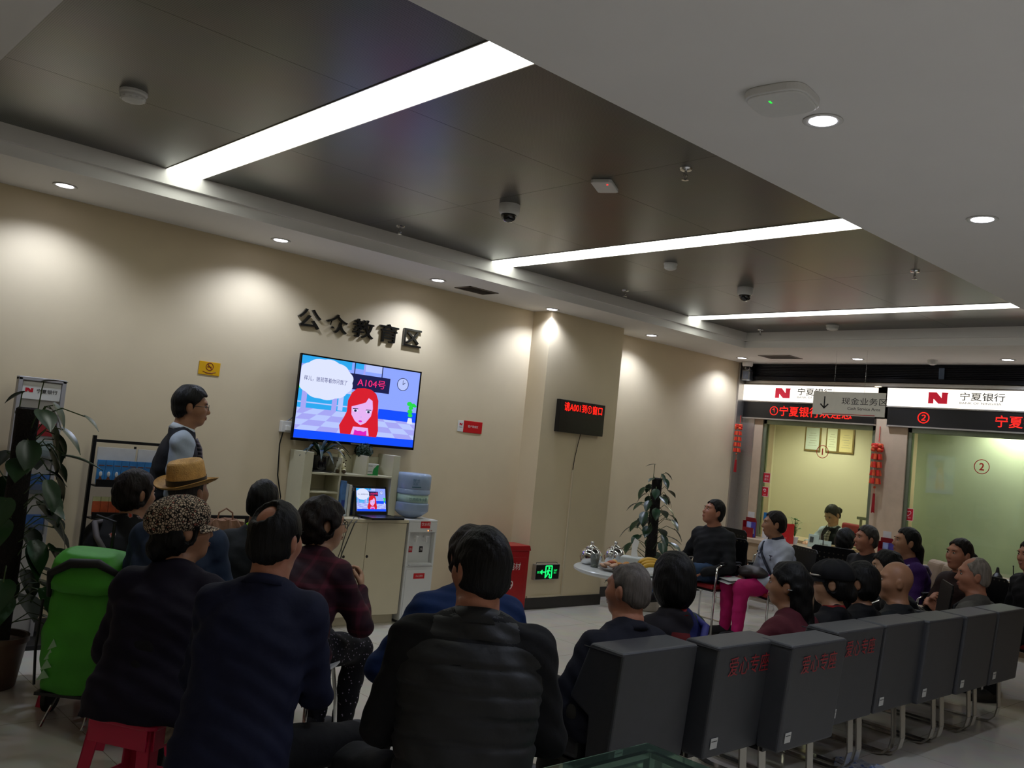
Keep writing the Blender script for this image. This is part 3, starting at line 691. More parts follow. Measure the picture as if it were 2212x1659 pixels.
b = MB(); b.lathe([(.055, 0), (.062, .02), (.075, .12), (.072, .13), (.06, .125)], n=20); b.build('pot', mat('black_glaze', '#101114', .12, coat=.4), t, smooth=True, auto=.7)
b = MB(); b.span((-.085, -.07, 0), (.085, .07, .012)); b.build('tray', M_BLACK, t, bevel=.003)
def strap_leaf(b, o, az, L, rise, droop, w, n=8):
    c, s = math.cos(az), math.sin(az); vs = []
    for i in range(n+1):
        u = i/n; r = L*u; z = rise*math.sin(min(1, u*1.25)*PI/2) - droop*u*u
        ww = w*math.sin(PI*min(.97, u*.85+.12))
        p = Vector(o)+Vector((c*r, s*r, z)); q = Vector((-s, c, 0))*ww
        vs += [p-q+Vector((0, 0, .004)), p-Vector((0, 0, .003)), p+q+Vector((0, 0, .004))]
    b.add(vs, [f for i in range(n) for f in ((i*3, i*3+1, i*3+4, i*3+3), (i*3+1, i*3+2, i*3+5, i*3+4))])
for k in range(17):
    b = MB(); rr = random.Random(k)
    az = k*2.4
    strap_leaf(b, (0, 0, .12), az, (.19+.09*rr.random())*(.45 if math.sin(az) > .25 else 1), .10+.08*rr.random(), .07+.10*rr.random(), .017); b.build('leaf', M_LEAF, t, smooth=True)
t = thing('toy_giraffe', 'small spotted cream toy giraffe sitting on the display shelf', 'toy', (4.005, 6.35, zs), rz=-.5)
M_TOY = mat('cream_plush', '#d3cda2', .8, var=.05, bump=.2, bscale=200); M_SPOT = mat('brown_spots', '#4a3a22', .8)
b = MB(); b.ball((0, 0, .05), (.04, .045, .048)); b.cyl((.0, .0, .06), (-.02, 0, .165), .026, .016, 12); b.build('body', M_TOY, t, smooth=True)
b = MB(); b.ball((-.012, -.008, .178), (.028, .018, .016), R=Matrix.Rotation(-.5, 3, 'Y')); b.cyl((-.03, .006, .185), (-.036, .006, .205), .004, n=6); b.cyl((-.03, -.012, .185), (-.036, -.012, .205), .004, n=6); b.build('head', M_TOY, t, smooth=True)
for sx in (-1, 1):
    b = MB(); b.ball((sx*.026, -.035, .022), (.018, .035, .018)); b.build('leg', M_TOY, t, smooth=True)
    b = MB(); b.ball((sx*.026, -.058, .018), (.017, .015, .016)); b.build('hoof', M_SPOT, t, smooth=True)
b = MB()
for k in range(14):
    a = k*2.4; z = .03+.006*k; b.ball((.037*math.cos(a), .04*math.sin(a), z), (.008, .008, .007), 8)
b.build('spots', M_SPOT, t)
t = thing('topiary', 'small round dark green topiary behind the green and white box on the shelf', 'plant', (4.27, 6.44, zs))
b = MB(); b.lathe([(.035, 0), (.045, .07), (.04, .072)], n=16); b.build('pot', M_WHITE, t); b = MB(); b.cyl((0, 0, .06), (0, 0, .15), .006, n=6); b.build('stem', mat('bark', '#3b2a1a', .8), t)
b = MB(); rr = random.Random(3)
for k in range(260):
    v = Vector((rr.gauss(0, 1), rr.gauss(0, 1), rr.gauss(0, 1))).normalized()*(.062+.012*rr.random()); u = v.orthogonal().normalized()*.012; w = v.cross(u).normalized()*.010
    c = Vector((0, 0, .19))+v; b.add([c-u, c-w+v*.1, c+u, c+w+v*.15], [(0, 1, 2, 3)])
b.ball((0, 0, .19), .06, 12); b.build('foliage', mat('topiary_green', '#12301c', .6, var=.3), t)
t = thing('book_box', 'white tissue-box like box with a green tree print on the display shelf', 'box', (4.285, 6.325, zs))
b = MB(); b.span((-.055, -.03, 0), (.055, .03, .095)); b.build('box', mat('white_card', '#d4d6cc', .5), t, bevel=.002)
b = MB(); b.flat([(.0, .01), (.053, .012), (.053, .09), (.035, .085), (.02, .07), (.005, .055), (-.002, .03)], (0, -.0305, 0), X3, Z3, .0004); b.flat([(-.054, 0), (.054, 0), (.054, .012), (-.054, .008)], (0, -.0305, 0), X3, Z3, .0003); b.build('green_print', mat('print_green', '#128a3c', .5), t)
b = MB(); b.text('绿色金融', (-.05, -.0305, .072), X3, Z3, .01, lift=.0005); b.span((-.05, -.0312, .03), (-.01, -.0305, .034)); b.build('text_print', M_PRINT, t)
# binders and books beside the laptop
b0 = .864
t = thing('binder', 'tall blue ring binder standing beside the laptop on the shelf', 'binder', (4.005, 6.36, b0))
b = MB(); b.span((-.02, -.10, 0), (.02, .12, .285)); b.build('cover', mat('binder_blue', '#4f78ac', .4, var=.1), t, bevel=.003)
b = MB(); b.span((-.015, -.1015, .03), (.015, -.10, .13)); b.build('spine_label', mat('navy_label', '#243a86', .5), t)
for i, (x, w, h, c, lab) in enumerate([(4.042, .022, .262, '#b9c6cf', 'pale grey-blue binder right of the blue one'), (4.072, .026, .255, '#c9c9c2', 'white binder behind the laptop edge')]):
    t = thing('binder', lab, 'binder', (x, 6.37, b0), group='binders by the laptop')
    b = MB(); b.span((-w/2, -.10, 0), (w/2, .10, h)); b.build('cover', mat('binder_c%d' % i, c, .45, var=.04), t, bevel=.003)
xs = 4.092
for i, (w, h, c, lab) in enumerate([(.03, .245, '#c2c2ba', 'white-spined book first right of the binders'), (.028, .238, '#b8b4a8', 'cream book behind the laptop screen'), (.02, .243, '#2b4a78', 'dark blue book behind the laptop screen'),
                                    (.032, .236, '#bdb9ae', 'grey-white book behind the laptop, right of the dark blue one'), (.02, .24, '#c6a830', 'yellow book behind the laptop screen'), (.03, .232, '#3d3a36', 'black-spined book behind the laptop screen'),
                                    (.03, .236, '#c5c2ba', 'white book next to the black-spined one'), (.03, .228, '#8f8a80', 'grey book behind the right of the laptop'), (.034, .21, '#b9401f', 'orange-red book at the right end of the row')]):
    t = thing('book', lab, 'book', (xs+w/2, 6.445, b0), group='books behind the laptop')
    b = MB(); b.span((-w/2, -.085, 0), (w/2, .06, h)); b.build('cover', mat('book_'+c[1:], c, .5, var=.05), t, bevel=.002)
    b = MB(); b.span((-w*.3, -.0862, h*.82), (w*.3, -.085, h*.95)); b.build('spine_title', M_PRINT if i not in (2, 5) else M_WPRINT, t)
    xs += w+.002
t = thing('laptop', 'open black laptop showing the same cartoon, on the cream cabinet', 'laptop', (4.30, 6.255, .864), rz=.10)
b = MB(); b.span((-.17, -.215, .002), (.17, .0, .02)); b.build('base', mat('laptop_black', '#111215', .3), t, bevel=.004)
b = MB()
for r_ in range(5):
    for c_ in range(14): b.span((-.15+c_*.0215, -.11+r_*.019, .02), (-.15+c_*.0215+.018, -.11+r_*.019+.015, .0215))
b.span((-.045, -.20, .02), (.045, -.13, .0205)); b.build('keyboard', M_BLACK, t)
tl = .22; cU, cV = X3, (0, math.sin(tl), math.cos(tl))
lid = MB(); lid.prism([(-.17, 0), (.17, 0), (.17, .235), (-.17, .235)], (0, .008, .018), cU, cV, -.009); lid = lid.build('lid', _mats['laptop_black'], t, bevel=.003)
b = MB(); screen_picture(b, Vector((-.156, .0075, .018))+Vector(cV)*.028, cU, cV, .312, .19); b.build('screen', SCR, lid)
tag(MB().tube([(4.17, 6.20, .872), (4.10, 6.14, .868), (4.03, 6.095, .83), (3.93, 6.07, .60), (3.86, 6.02, .40), (3.84, 5.98, .1), (3.84, 5.95, .012), (3.70, 5.9, .012)], .0045, 6).build('laptop_cable', M_BLACK), 'black cable hanging from the laptop down the cabinet front', 'cable')
tag(MB().tube([(4.12, 6.24, .872), (4.04, 6.13, .87), (3.96, 6.08, .80), (3.90, 6.05, .62), (3.83, 6.03, .45), (3.79, 5.97, .1), (3.78, 5.93, .011), (3.6, 5.88, .011)], .0035, 6).build('thin_cable', M_BLACK), 'thinner black cable left of the laptop cable on the cabinet front', 'cable')
tag(MB().tube([(3.60, 6.50, 1.62), (3.545, 6.50, 1.58), (3.515, 6.505, 1.40), (3.53, 6.505, 1.15), (3.575, 6.5, .98), (3.56, 6.49, .90), (3.5, 6.49, .7), (3.48, 6.49, .15)], .0055, 6).build('television_cable', M_BLACK), 'black cable hanging on the wall from the left edge of the television', 'cable')
t = thing('wall_socket', 'white wall socket box behind the left edge of the television', 'socket', (3.55, YW, 1.54))
b = MB(); b.span((-.045, -.05, -.045), (.045, 0, .045)); b.build('box', M_WHITE, t, bevel=.005); b = MB(); b.span((-.02, -.075, -.03), (.02, -.05, .01)); b.build('plug', M_WHITE, t, bevel=.004)

# water dispenser and bottle
t = thing('water_dispenser', 'white floor-standing water dispenser with red stickers, right of the cabinet', 'water dispenser', (4.735, 6.26, 0))
M_DISP = mat('dispenser_white', '#d3d3d0', .35, var=.01)
b = MB(); w = .15
b.span((-w, -.15, .02), (w, .15, .47)); b.span((-w, -.15, .845), (w, .15, .865)); b.span((-w, -.15, .76), (w, .15, .845)); b.span((-w, -.10, .47), (w, .15, .76)); b.span((-w, -.15, .47), (-w+.02, -.10, .76)); b.span((w-.02, -.15, .47), (w, -.10, .76)); b.span((-w+.02, -.15, .47), (w-.02, -.10, .50))
b.build('cabinet', M_DISP, t, bevel=.004)
b = MB(); b.span((-w+.015, -.13, 0), (w-.015, .13, .02)); b.build('foot', mat('grey_foot', '#77777a', .5), t)
b = MB(); b.span((-w+.015, -.156, .03), (w-.015, -.15, .445)); b.build('door', M_DISP, t, bevel=.003)
b = MB(); b.span((-.118, -.165, .478), (.118, -.10, .492)); b.build('drip_tray', mat('tray_grey', '#b9b9b6', .4), t, bevel=.003)
for x in (-.055, .055):
    b = MB(); b.cyl((x, -.10, .715), (x, -.145, .71), .012, n=12); b.cyl((x, -.14, .712), (x, -.14, .675), .009, n=12); b.span((x-.014, -.158, .715), (x+.014, -.12, .728)); b.build('tap', M_WHITE, t, bevel=.001)
for x, m in ((-.075, 'sticker_hot'), (.035, 'sticker_cold')):
    b = MB(); b.span((x-.018, -.1025, .585), (x+.018, -.10, .635)); p = b.build('tap_label', mat(m, '#b8232a' if 'hot' in m else '#121212', .4), t)
    b = MB(); b.text('热' if 'hot' in m else '冷', (x, -.1028, .597), X3, Z3, .026, align='C', lift=.0006); b.build('label_print', M_WPRINT, p)
b = MB(); b.span((-.03, -.1525, .795), (.07, -.15, .852)); p = b.build('sticker', mat('sticker_scarlet', '#c4181e', .4), t); b = MB(); b.text('饮水机', (.02, -.1528, .815), X3, Z3, .028, align='C', lift=.0006); b.build('sticker_print', M_WPRINT, p)
b = MB(); b.span((-.055, -.1585, .37), (.06, -.156, .415)); p = b.build('sticker', _mats['sticker_scarlet'], t); b = MB(); b.text('小心烫伤', (.0025, -.1588, .384), X3, Z3, .018, align='C', lift=.0006); b.build('sticker_print', M_WPRINT, p)
for x, m in ((.055, glow('amber_led', '#ff8a40', 3)), (.075, mat('dim_led', '#8a5a50', .4)), (.092, _mats['dim_led'])):
    b = MB(); b.ball((x, -.15, .775), .005, 8); b.build('indicator_light', m, t)
t2 = thing('water_bottle', 'large blue water bottle upside down on the dispenser', 'bottle', (4.70, 6.27, .866))
M_BOT = mat('blue_bottle_plastic', '#9db1cc', .12, trans=.25, var=.04)
prof = [(.05, .0), (.06, .004), (.10, .02), (.148, .06), (.152, .07), (.152, .125), (.140, .134), (.140, .205), (.152, .214), (.152, .245), (.147, .25), (.152, .256), (.152, .36), (.146, .376), (.13, .384), (0, .386)]
b = MB(); b.lathe(prof, n=40); b.build('body', M_BOT, t2, smooth=True, auto=.8)
b = MB(); b.lathe([(.1412, .137), (.1412, .203)], n=40); b.build('label_band', mat('bottle_label', '#a9c6b4', .4, var=.12, vscale=25), t2, smooth=True)
b = MB()
for txt, az, z, h in (('饮用纯净水', -1.9, .155, .026), ('泉', -1.25, .15, .035), ('贺兰', -2.05, .31, .03), ('天然', -2.1, .285, .02)):
    rad = .142 if z < .2 else .1535
    o = Vector((rad*math.cos(az), rad*math.sin(az), z)); b.text(txt, o, (-math.sin(az), math.cos(az), 0), Z3, h, lift=.004, align='C')
b.span((-.12, -.150, .268), (.02, -.146, .275)); b.build('label_print', mat('bottle_print', '#2a5a6a', .5), t2)
b = MB(); b.cyl((0, 0, -.02), (0, 0, .01), .05, n=20); b.build('neck', M_WHITE, t2)

# display stand at far left
t = thing('display_stand', 'grey poster stand with a red bank logo behind the big plant', 'display stand', (1.70, 6.38, 0))
M_GREYB = mat('stand_grey', '#a7a5a8', .4, .2, var=.03)
b = MB(); b.span((-.12, 0, .06), (.12, .03, 1.69)); b.build('back_board', mat('stand_board', '#b9b6b4', .5, var=.03), t)
b = MB(); b.span((-.145, -.02, .03), (-.118, .035, 1.70)); b.span((.118, -.02, .03), (.145, .035, 1.70)); b.span((-.145, -.02, 1.68), (.145, .035, 1.705)); b.build('frame', M_GREYB, t, bevel=.004)
b = MB(); b.span((-.116, -.012, 1.56), (.116, 0, 1.675)); h_ = b.build('header', M_WHITE, t, bevel=.003)
b = MB(); bank_logo(b, (-.098, -.012, 1.607), X3, Z3, .047, .026, .001, 0); b.text('宁夏银行', (-.03, -.012, 1.604), X3, Z3, .028, lift=.001, mi=1, fat=.015, wide=1.1); b.build('header_print', [M_LOGO, M_PRINT], h_)
b = MB(); b.span((-.02, -.014, 1.33), (.113, -.002, 1.45)); p = b.build('leaflet', mat('leaflet_red', '#8e1a22', .45, var=.06), t); b = MB(); b.text('超享贷', (.047, -.0145, 1.405), X3, Z3, .024, align='C', lift=.001); b.build('leaflet_print', M_WPRINT, p)
for z, m in ((1.20, mat('leaflet_silver', '#8d9a98', .4, var=.2, vscale=30)), (.98, mat('leaflet_blue', '#3c62a0', .45, var=.3, vscale=20)), (.72, _mats['leaflet_blue'])):
    b = MB(); b.span((-.113, -.022, z), (.113, -.004, z+.10)); b.build('leaflet', m, t)
    b = MB(); b.span((-.116, -.05, z-.02), (.116, -.045, z+.04)); b.span((-.116, -.05, z-.024), (.116, 0, z-.02)); b.build('pocket', mat('clear_pocket', '#c8cccc', .1, trans=.9), t)
b = MB(); b.span((-.2, -.25, 0), (.2, .12, .03)); b.build('base', M_BLACK, t, bevel=.006)
tag(MB().tube([(1.83, 6.18, .02), (1.9, 6.1, .012), (1.98, 5.95, .006), (2.1, 5.95, .006), (2.25, 6.05, .006)], .006, 6).build('floor_cable', M_BLACK), 'short black cable lying on the floor by the display stand', 'cable')

# brochure rack
t = thing('brochure_rack', 'black metal brochure rack holding rows of blue and yellow leaflets', 'rack', (2.36, 6.36, 0))
M_RACK = mat('black_powder_coat', '#0d0c0c', .4, .3)
b = MB()
for x in (-.28, .28): b.span((x-.012, .04, 0), (x+.012, .064, 1.36)); b.span((x-.012, -.2, 0), (x+.012, .06, .02))
b.span((-.28, .042, 1.315), (.28, .06, 1.335)); b.span((-.008, .05, .1), (.008, .06, 1.3)); b.build('frame', M_RACK, t, bevel=.002)
M_LW = mat('leaflet_white', '#c9c8c6', .5, var=.04); M_LB = mat('leaflet_sky', '#2f79b8', .45, var=.25, vscale=12); M_LY = mat('leaflet_yellow', '#c8a838', .45, var=.2, vscale=20); M_LO = mat('leaflet_orange', '#b5512c', .45, var=.3, vscale=14)
def rack_tray(z, n, cols, name):
    b = MB(); b.span((-.27, -.05, z), (.27, .045, z+.01)); b.span((-.27, -.055, z), (.27, -.048, z+.05)); b.build('tray', M_RACK, t)
for z, top in ((1.02, True), (.80, False), (.55, False), (.30, False)): rack_tray(z, 8, None, 'tray')
for x0, x1 in ((-.262, -.008), (.008, .262)):
    b = MB(); b.prism([(x0, 1.17), (x1, 1.17), (x1, 1.285), (x0, 1.285)], (0, .01, 0), X3, Z3, -.012); p = b.build('header_card', M_LW, t)
    b = MB(); b.text('产品介绍', ((x0+x1)/2, .0095, 1.19), X3, Z3, .012, align='C', lift=.0006); b.build('card_print', mat('grey_print', '#8c8c8c', .5), p)
for k in range(10):
    x = -.236+k*.0525
    p = MB().span((x-.025, -.02, 1.04), (x+.025, -.008, 1.20)).build('leaflet', M_LB, t)
    m = MB(); m.ball((x, -.021, 1.105), (.011, .003, .018), 8, mi=0); m.flat([(x-.02-.0, 1.055), (x+.02, 1.055), (x, 1.095)], (0, -.0205, 0), X3, Z3, .0005, 1); m.span((x-.025, -.0208, 1.04), (x+.025, -.02, 1.062), mi=2); m.span((x-.02, -.0208, 1.16), (x+.02, -.02, 1.166), mi=1); m.build('leaflet_print', [M_LW, mat('print_brown', '#6b3a1e', .5), M_LY], p)
    MB().span((x-.025, -.02, .83), (x+.025, -.008, .92)).build('leaflet', M_LO, t)
    MB().span((x-.025, -.015, .915), (x+.025, -.005, .95)).build('leaflet', mat('leaflet_cream', '#b9b98a', .5, var=.1), t)
    if k % 2 == 0: MB().span((x-.025, -.02, .58), (x+.05, -.008, .70)).build('leaflet', M_LW if k % 4 else M_LB, t)
# low rack and paper bag beyond the audience
t = thing('low_magazine_rack', 'low black rack with white leaflets, behind the man in the straw hat', 'rack', (2.98, 6.30, 0))
b = MB()
for x in (-.26, .26): b.span((x-.012, .05, 0), (x+.012, .074, .84)); b.span((x-.012, -.15, 0), (x+.012, .07, .02))
b.span((-.26, .052, .815), (.26, .072, .84)); b.span((-.26, -.06, .2), (.26, .06, .215)); b.span((-.26, -.06, .48), (.26, .06, .495)); b.build('frame', M_RACK, t, bevel=.002)
for k, (x, z) in enumerate([(-.15, .5), (.02, .5), (.17, .5), (-.12, .22), (.1, .22)]): MB().box((x, -.02, z+.10), (.14, .012, .2), R=Matrix.Rotation(-.15, 3, 'X')).build('leaflet', M_LW if k != 2 else mat('leaflet_grey', '#6c6c70', .5), t)
t = thing('paper_bag', 'crumpled brown paper bag hanging behind the man with the green collar', 'bag', (2.90, 6.02, .45))
M_KR = mat('brown_paper', '#7d5a42', .75, var=.25, vscale=9, bump=.6, bscale=18)
bm = bmesh.new(); bmesh.ops.create_cube(bm, size=1)
bmesh.ops.subdivide_edges(bm, edges=bm.edges[:], cuts=7, use_grid_fill=True)
rr = random.Random(5)
for v in bm.verts:
    z = v.co.z+.5; k = 1-.35*abs(z-.55)
    v.co = Vector((v.co.x*.26*k+rr.uniform(-.010, .010), v.co.y*.15*k+rr.uniform(-.010, .010), z*.40+rr.uniform(-.01, .01)))
me = bpy.data.meshes.new('bag_body'); bm.to_mesh(me); bm.free(); me.materials.append(M_KR); o = bpy.data.objects.new('bag_body', me); COL.objects.link(o); o.parent = t
MB().tube([(-.06, 0, .38), (-.05, 0, .45), (0, 0, .48), (.05, 0, .45), (.06, 0, .38)], .006, 6).build('handle', M_KR, t)
t = thing('side_stand', 'small white box stand carrying the brown paper bag', 'stand', (2.90, 6.02, 0))
MB().span((-.17, -.13, 0), (.17, .13, .45)).build('body', M_WHITE, t, bevel=.005)
# ================================================================== seats
# grey waiting chairs: padded wedge back, seat block, two flat steel cantilever legs
M_UPH = mat('grey_leatherette', '#36373a', .5, var=.06, vscale=20, bump=.05, bscale=400)
M_SEAM = mat('seam_dark', '#28282a', .6)
M_LEG = mat('flat_steel', '#c2bfb6', .25, .9)
M_TAGW = mat('white_tag', '#bdbdb8', .5)
def prism_x(b, prof, x0, x1):
    n = len(prof); vs = [(x0, y, z) for y, z in prof]+[(x1, y, z) for y, z in prof]
    b.add(vs, [tuple(range(n)), tuple(range(n, 2*n))[::-1]]+[(i, n+i, n+(i+1) % n, (i+1) % n) for i in range(n)])
def waiting_chair(x, y, label):
    """x centre; y of the rear top edge; chair faces +y"""
    t = thing('waiting_chair', label, 'chair', (x, y, 0), group='row of grey waiting chairs'); hw = .252
    b = MB(); prism_x(b, [(.0, .82), (.175, .825), (.265, .585), (.155, .535), (.155, .335), (.04, .335)], -hw, hw); b.build('backrest', M_UPH, t, bevel=.014, seg=3)
    b = MB(); prism_x(b, [(.20, .34), (.20, .42), (.27, .445), (.74, .455), (.79, .42), (.77, .37), (.70, .335)], -hw+.005, hw-.005); b.build('seat', M_UPH, t, bevel=.025, seg=3)
    b = MB(); b.tube([(-hw, .004, .807), (hw, .004, .807)], .0025, 5); b.tube([(-hw-.001, .004, .807), (-hw-.001, .205, .807)], .0025, 5); b.build('piping', M_SEAM, t)
    for sx in (-1, 1):
        b = MB(); xx = sx*(hw-.035); w = .028
        pts = [(.14, .34), (.125, .12), (.14, .055), (.18, .016), (.235, .0045), (.70, .0045), (.74, .012), (.76, .05), (.74, .34)]
        for (ya, za), (yb, zb) in zip(pts, pts[1:]):
            d = Vector((0, yb-ya, zb-za)); n_ = Vector((0, -d.z, d.y)).normalized()*.004; W_ = Vector((w, 0, 0)); P, Q = Vector((xx, ya, za)), Vector((xx, yb, zb))
            vs = [P-W_-n_, P+W_-n_, P+W_+n_, P-W_+n_, Q-W_-n_, Q+W_-n_, Q+W_+n_, Q-W_+n_]
            b.add(vs, [(0, 1, 2, 3)[::-1], (4, 5, 6, 7), (0, 1, 5, 4), (1, 2, 6, 5), (2, 3, 7, 6), (3, 0, 4, 7)])
        b.build('leg', M_LEG, t)
    b = MB(); b.span((-hw+.01, .12, .318), (hw-.01, .70, .335)); b.build('seat_plate', M_BLACK, t)
    b = MB(); yb = .06-.012; b.box((-hw+.065, .0315, .40), (.05, .002, .046), R=Matrix.Rotation(.082, 3, 'X')); p = b.build('tag', M_TAGW, t)
    b = MB(); b.box((-hw+.065, .0302, .409), (.042, .0012, .004), R=Matrix.Rotation(.082, 3, 'X')); b.build('tag_print', M_PRINT, p)
    return t
slope = (.06/.485)
def seat_text(t):
    ang = math.atan2(.04, .485); V = (0, -math.sin(ang), math.cos(ang))
    b = MB(); b.text('爱心专座', Vector((.0, .011, .685)), X3, V, .085, lift=.004, align='C', wide=.9); b.build('seat_lettering', mat('faded_red_vinyl', '#8f2026', .5, var=.15, vscale=40), t)
CH = [(3.06, 2.27, 'nearest grey waiting chair of the row, no lettering, behind the glass table'), (3.60, 2.19, 'second grey chair of the row, with the clearest red lettering'), (4.01, 2.075, 'third grey chair, pushed back out of line, with red lettering'),
      (4.615, 2.17, 'fourth grey chair of the row, red lettering half hidden by the pushed-back chair'), (5.15, 2.17, 'fifth grey chair of the row, under the person in black beside the bald man'), (5.635, 2.14, 'sixth grey chair, behind the bald man'), (6.155, 2.125, 'seventh grey chair, behind the grey-haired man with a strap'), (6.68, 2.12, 'last grey chair of the row, at the right edge')]
for i, (x, y, lab) in enumerate(CH):
    c = waiting_chair(x, y, lab)
    if i in (1, 2, 3): seat_text(c)

# pink plastic stools
M_PINK = mat('pink_plastic', '#c41a48', .32, var=.06, vscale=8)
def pink_stool(x, y, rz, label):
    t = thing('plastic_stool', label, 'stool', (x, y, 0), rz, group='pink plastic stools')
    b = MB(); hs = .15
    b.prism([(u*hs, v*hs) for u, v in ((-1, -.82), (-.82, -1), (.82, -1), (1, -.82), (1, .82), (.82, 1), (-.82, 1), (-1, .82))], (0, 0, .43), X3, Y3, .02); b.build('seat', M_PINK, t, bevel=.006, seg=3)
    for sx in (-1, 1):
        for sy in (-1, 1):
            b = MB(); top = Vector((sx*.132, sy*.132, .435)); bot = Vector((sx*.178, sy*.178, 0)); w = .030
            for ax in (0, 1):     # two flanges forming an angle leg
                vs = []
                for P, ww in ((bot, w), (top, w*1.25)):
                    for e in (0, 1):
                        for th in (0, 1):
                            q = P.copy(); q[ax] -= (sx if ax == 0 else sy)*e*ww*1.5; q[1-ax] -= (sy if ax == 0 else sx)*th*.008; vs.append(q)
                b.add(vs, [(0, 2, 3, 1), (4, 5, 7, 6), (0, 1, 5, 4), (2, 6, 7, 3), (0, 4, 6, 2), (1, 3, 7, 5)])
            b.build('leg', M_PINK, t, bevel=.002)
    for s in (-1, 1):
        MB().box((0, s*.142, .395), (.25, .008, .075)).build('apron', M_PINK, t, bevel=.002); MB().box((s*.142, 0, .395), (.008, .25, .075)).build('apron', M_PINK, t, bevel=.002)
        MB().box((0, s*.158, .17), (.27, .008, .036)).build('stretcher', M_PINK, t, bevel=.002); MB().box((s*.158, 0, .17), (.008, .27, .036)).build('stretcher', M_PINK, t, bevel=.002)
    return t
st1 = pink_stool(1.42, 3.42, .55, 'pink plastic stool with a torn paper label, under the purple jacket')
b = MB(); b.box((-.045, -.1475, .405), (.045, .002, .07), rz=0); b.build('paper_label', mat('torn_paper', '#b3a68a', .7, var=.35, vscale=60), st1)
pink_stool(1.50, 2.83, -.08, 'pink plastic stool under the man in the navy jacket')
pink_stool(1.97, 2.22, .1, 'pink plastic stool hidden under the man in the quilted vest')

# white shell chairs with chrome legs
M_SHELL = mat('white_shell', '#c3c3c4', .35, var=.02)
def white_chair(x, y, rz, label):
    t = thing('shell_chair', label, 'chair', (x, y, 0), rz, group='white plastic chairs')
    prof = [(.22, .435), (.18, .45), (.05, .445), (-.10, .44), (-.17, .455), (-.205, .50), (-.222, .60)]
    wid = [.185, .21, .225, .215, .165, .095, .085]
    def shell(prof, wid, name, th=.012, curve=.02):
        vs, fs, n = [], [], 9
        for s in (0, 1):
            for (y, z), w in zip(prof, wid):
                for i in range(n):
                    u = -1+2*i/(n-1); vs.append((u*w, y+curve*u*u*(1 if z > .5 else 0), z+.012*u*u*(1 if z < .5 else 0)-s*th*(1 if z < .47 else .3)-0)) if z < .47 else vs.append((u*w, y+curve*u*u-s*th, z))
        R_ = len(prof)
        for s in (0, 1):
            for r in range(R_-1):
                for i in range(n-1):
                    a = s*R_*n+r*n+i; f = (a, a+1, a+n+1, a+n); fs.append(f if s else f[::-1])
        def rim(seq):
            for a, c in zip(seq, seq[1:]): fs.append((a, c, c+R_*n, a+R_*n))
        rim([i for i in range(n)]); rim([(R_-1)*n+i for i in range(n)][::-1]); rim([r*n for r in range(R_)][::-1]); rim([r*n+n-1 for r in range(R_)])
        b = MB(); b.add(vs, fs); b.build(name, M_SHELL, t, smooth=True, auto=.9)
    shell(prof, wid, 'seat')
    shell([(-.218, .585), (-.224, .60), (-.236, .66), (-.250, .735), (-.253, .75)], [.10, .195, .222, .228, .222], 'backrest', .014, .045)
    for sx in (-1, 1):
        MB().tube([(sx*.13, .12, .43), (sx*.165, .17, .41), (sx*.185, .20, .25), (sx*.20, .225, .0)], .0105, 8).build('leg', M_CHROME, t, smooth=True)
        MB().tube([(sx*.13, -.10, .43), (sx*.165, -.145, .41), (sx*.185, -.19, .25), (sx*.205, -.23, .0)], .0105, 8).build('leg', M_CHROME, t, smooth=True)
    MB().tube([(-.13, .12, .428), (.13, .12, .428)], .009, 8).tube([(-.13, -.1, .426), (.13, -.1, .426)], .009, 8).build('under_frame', M_CHROME, t)
    return t
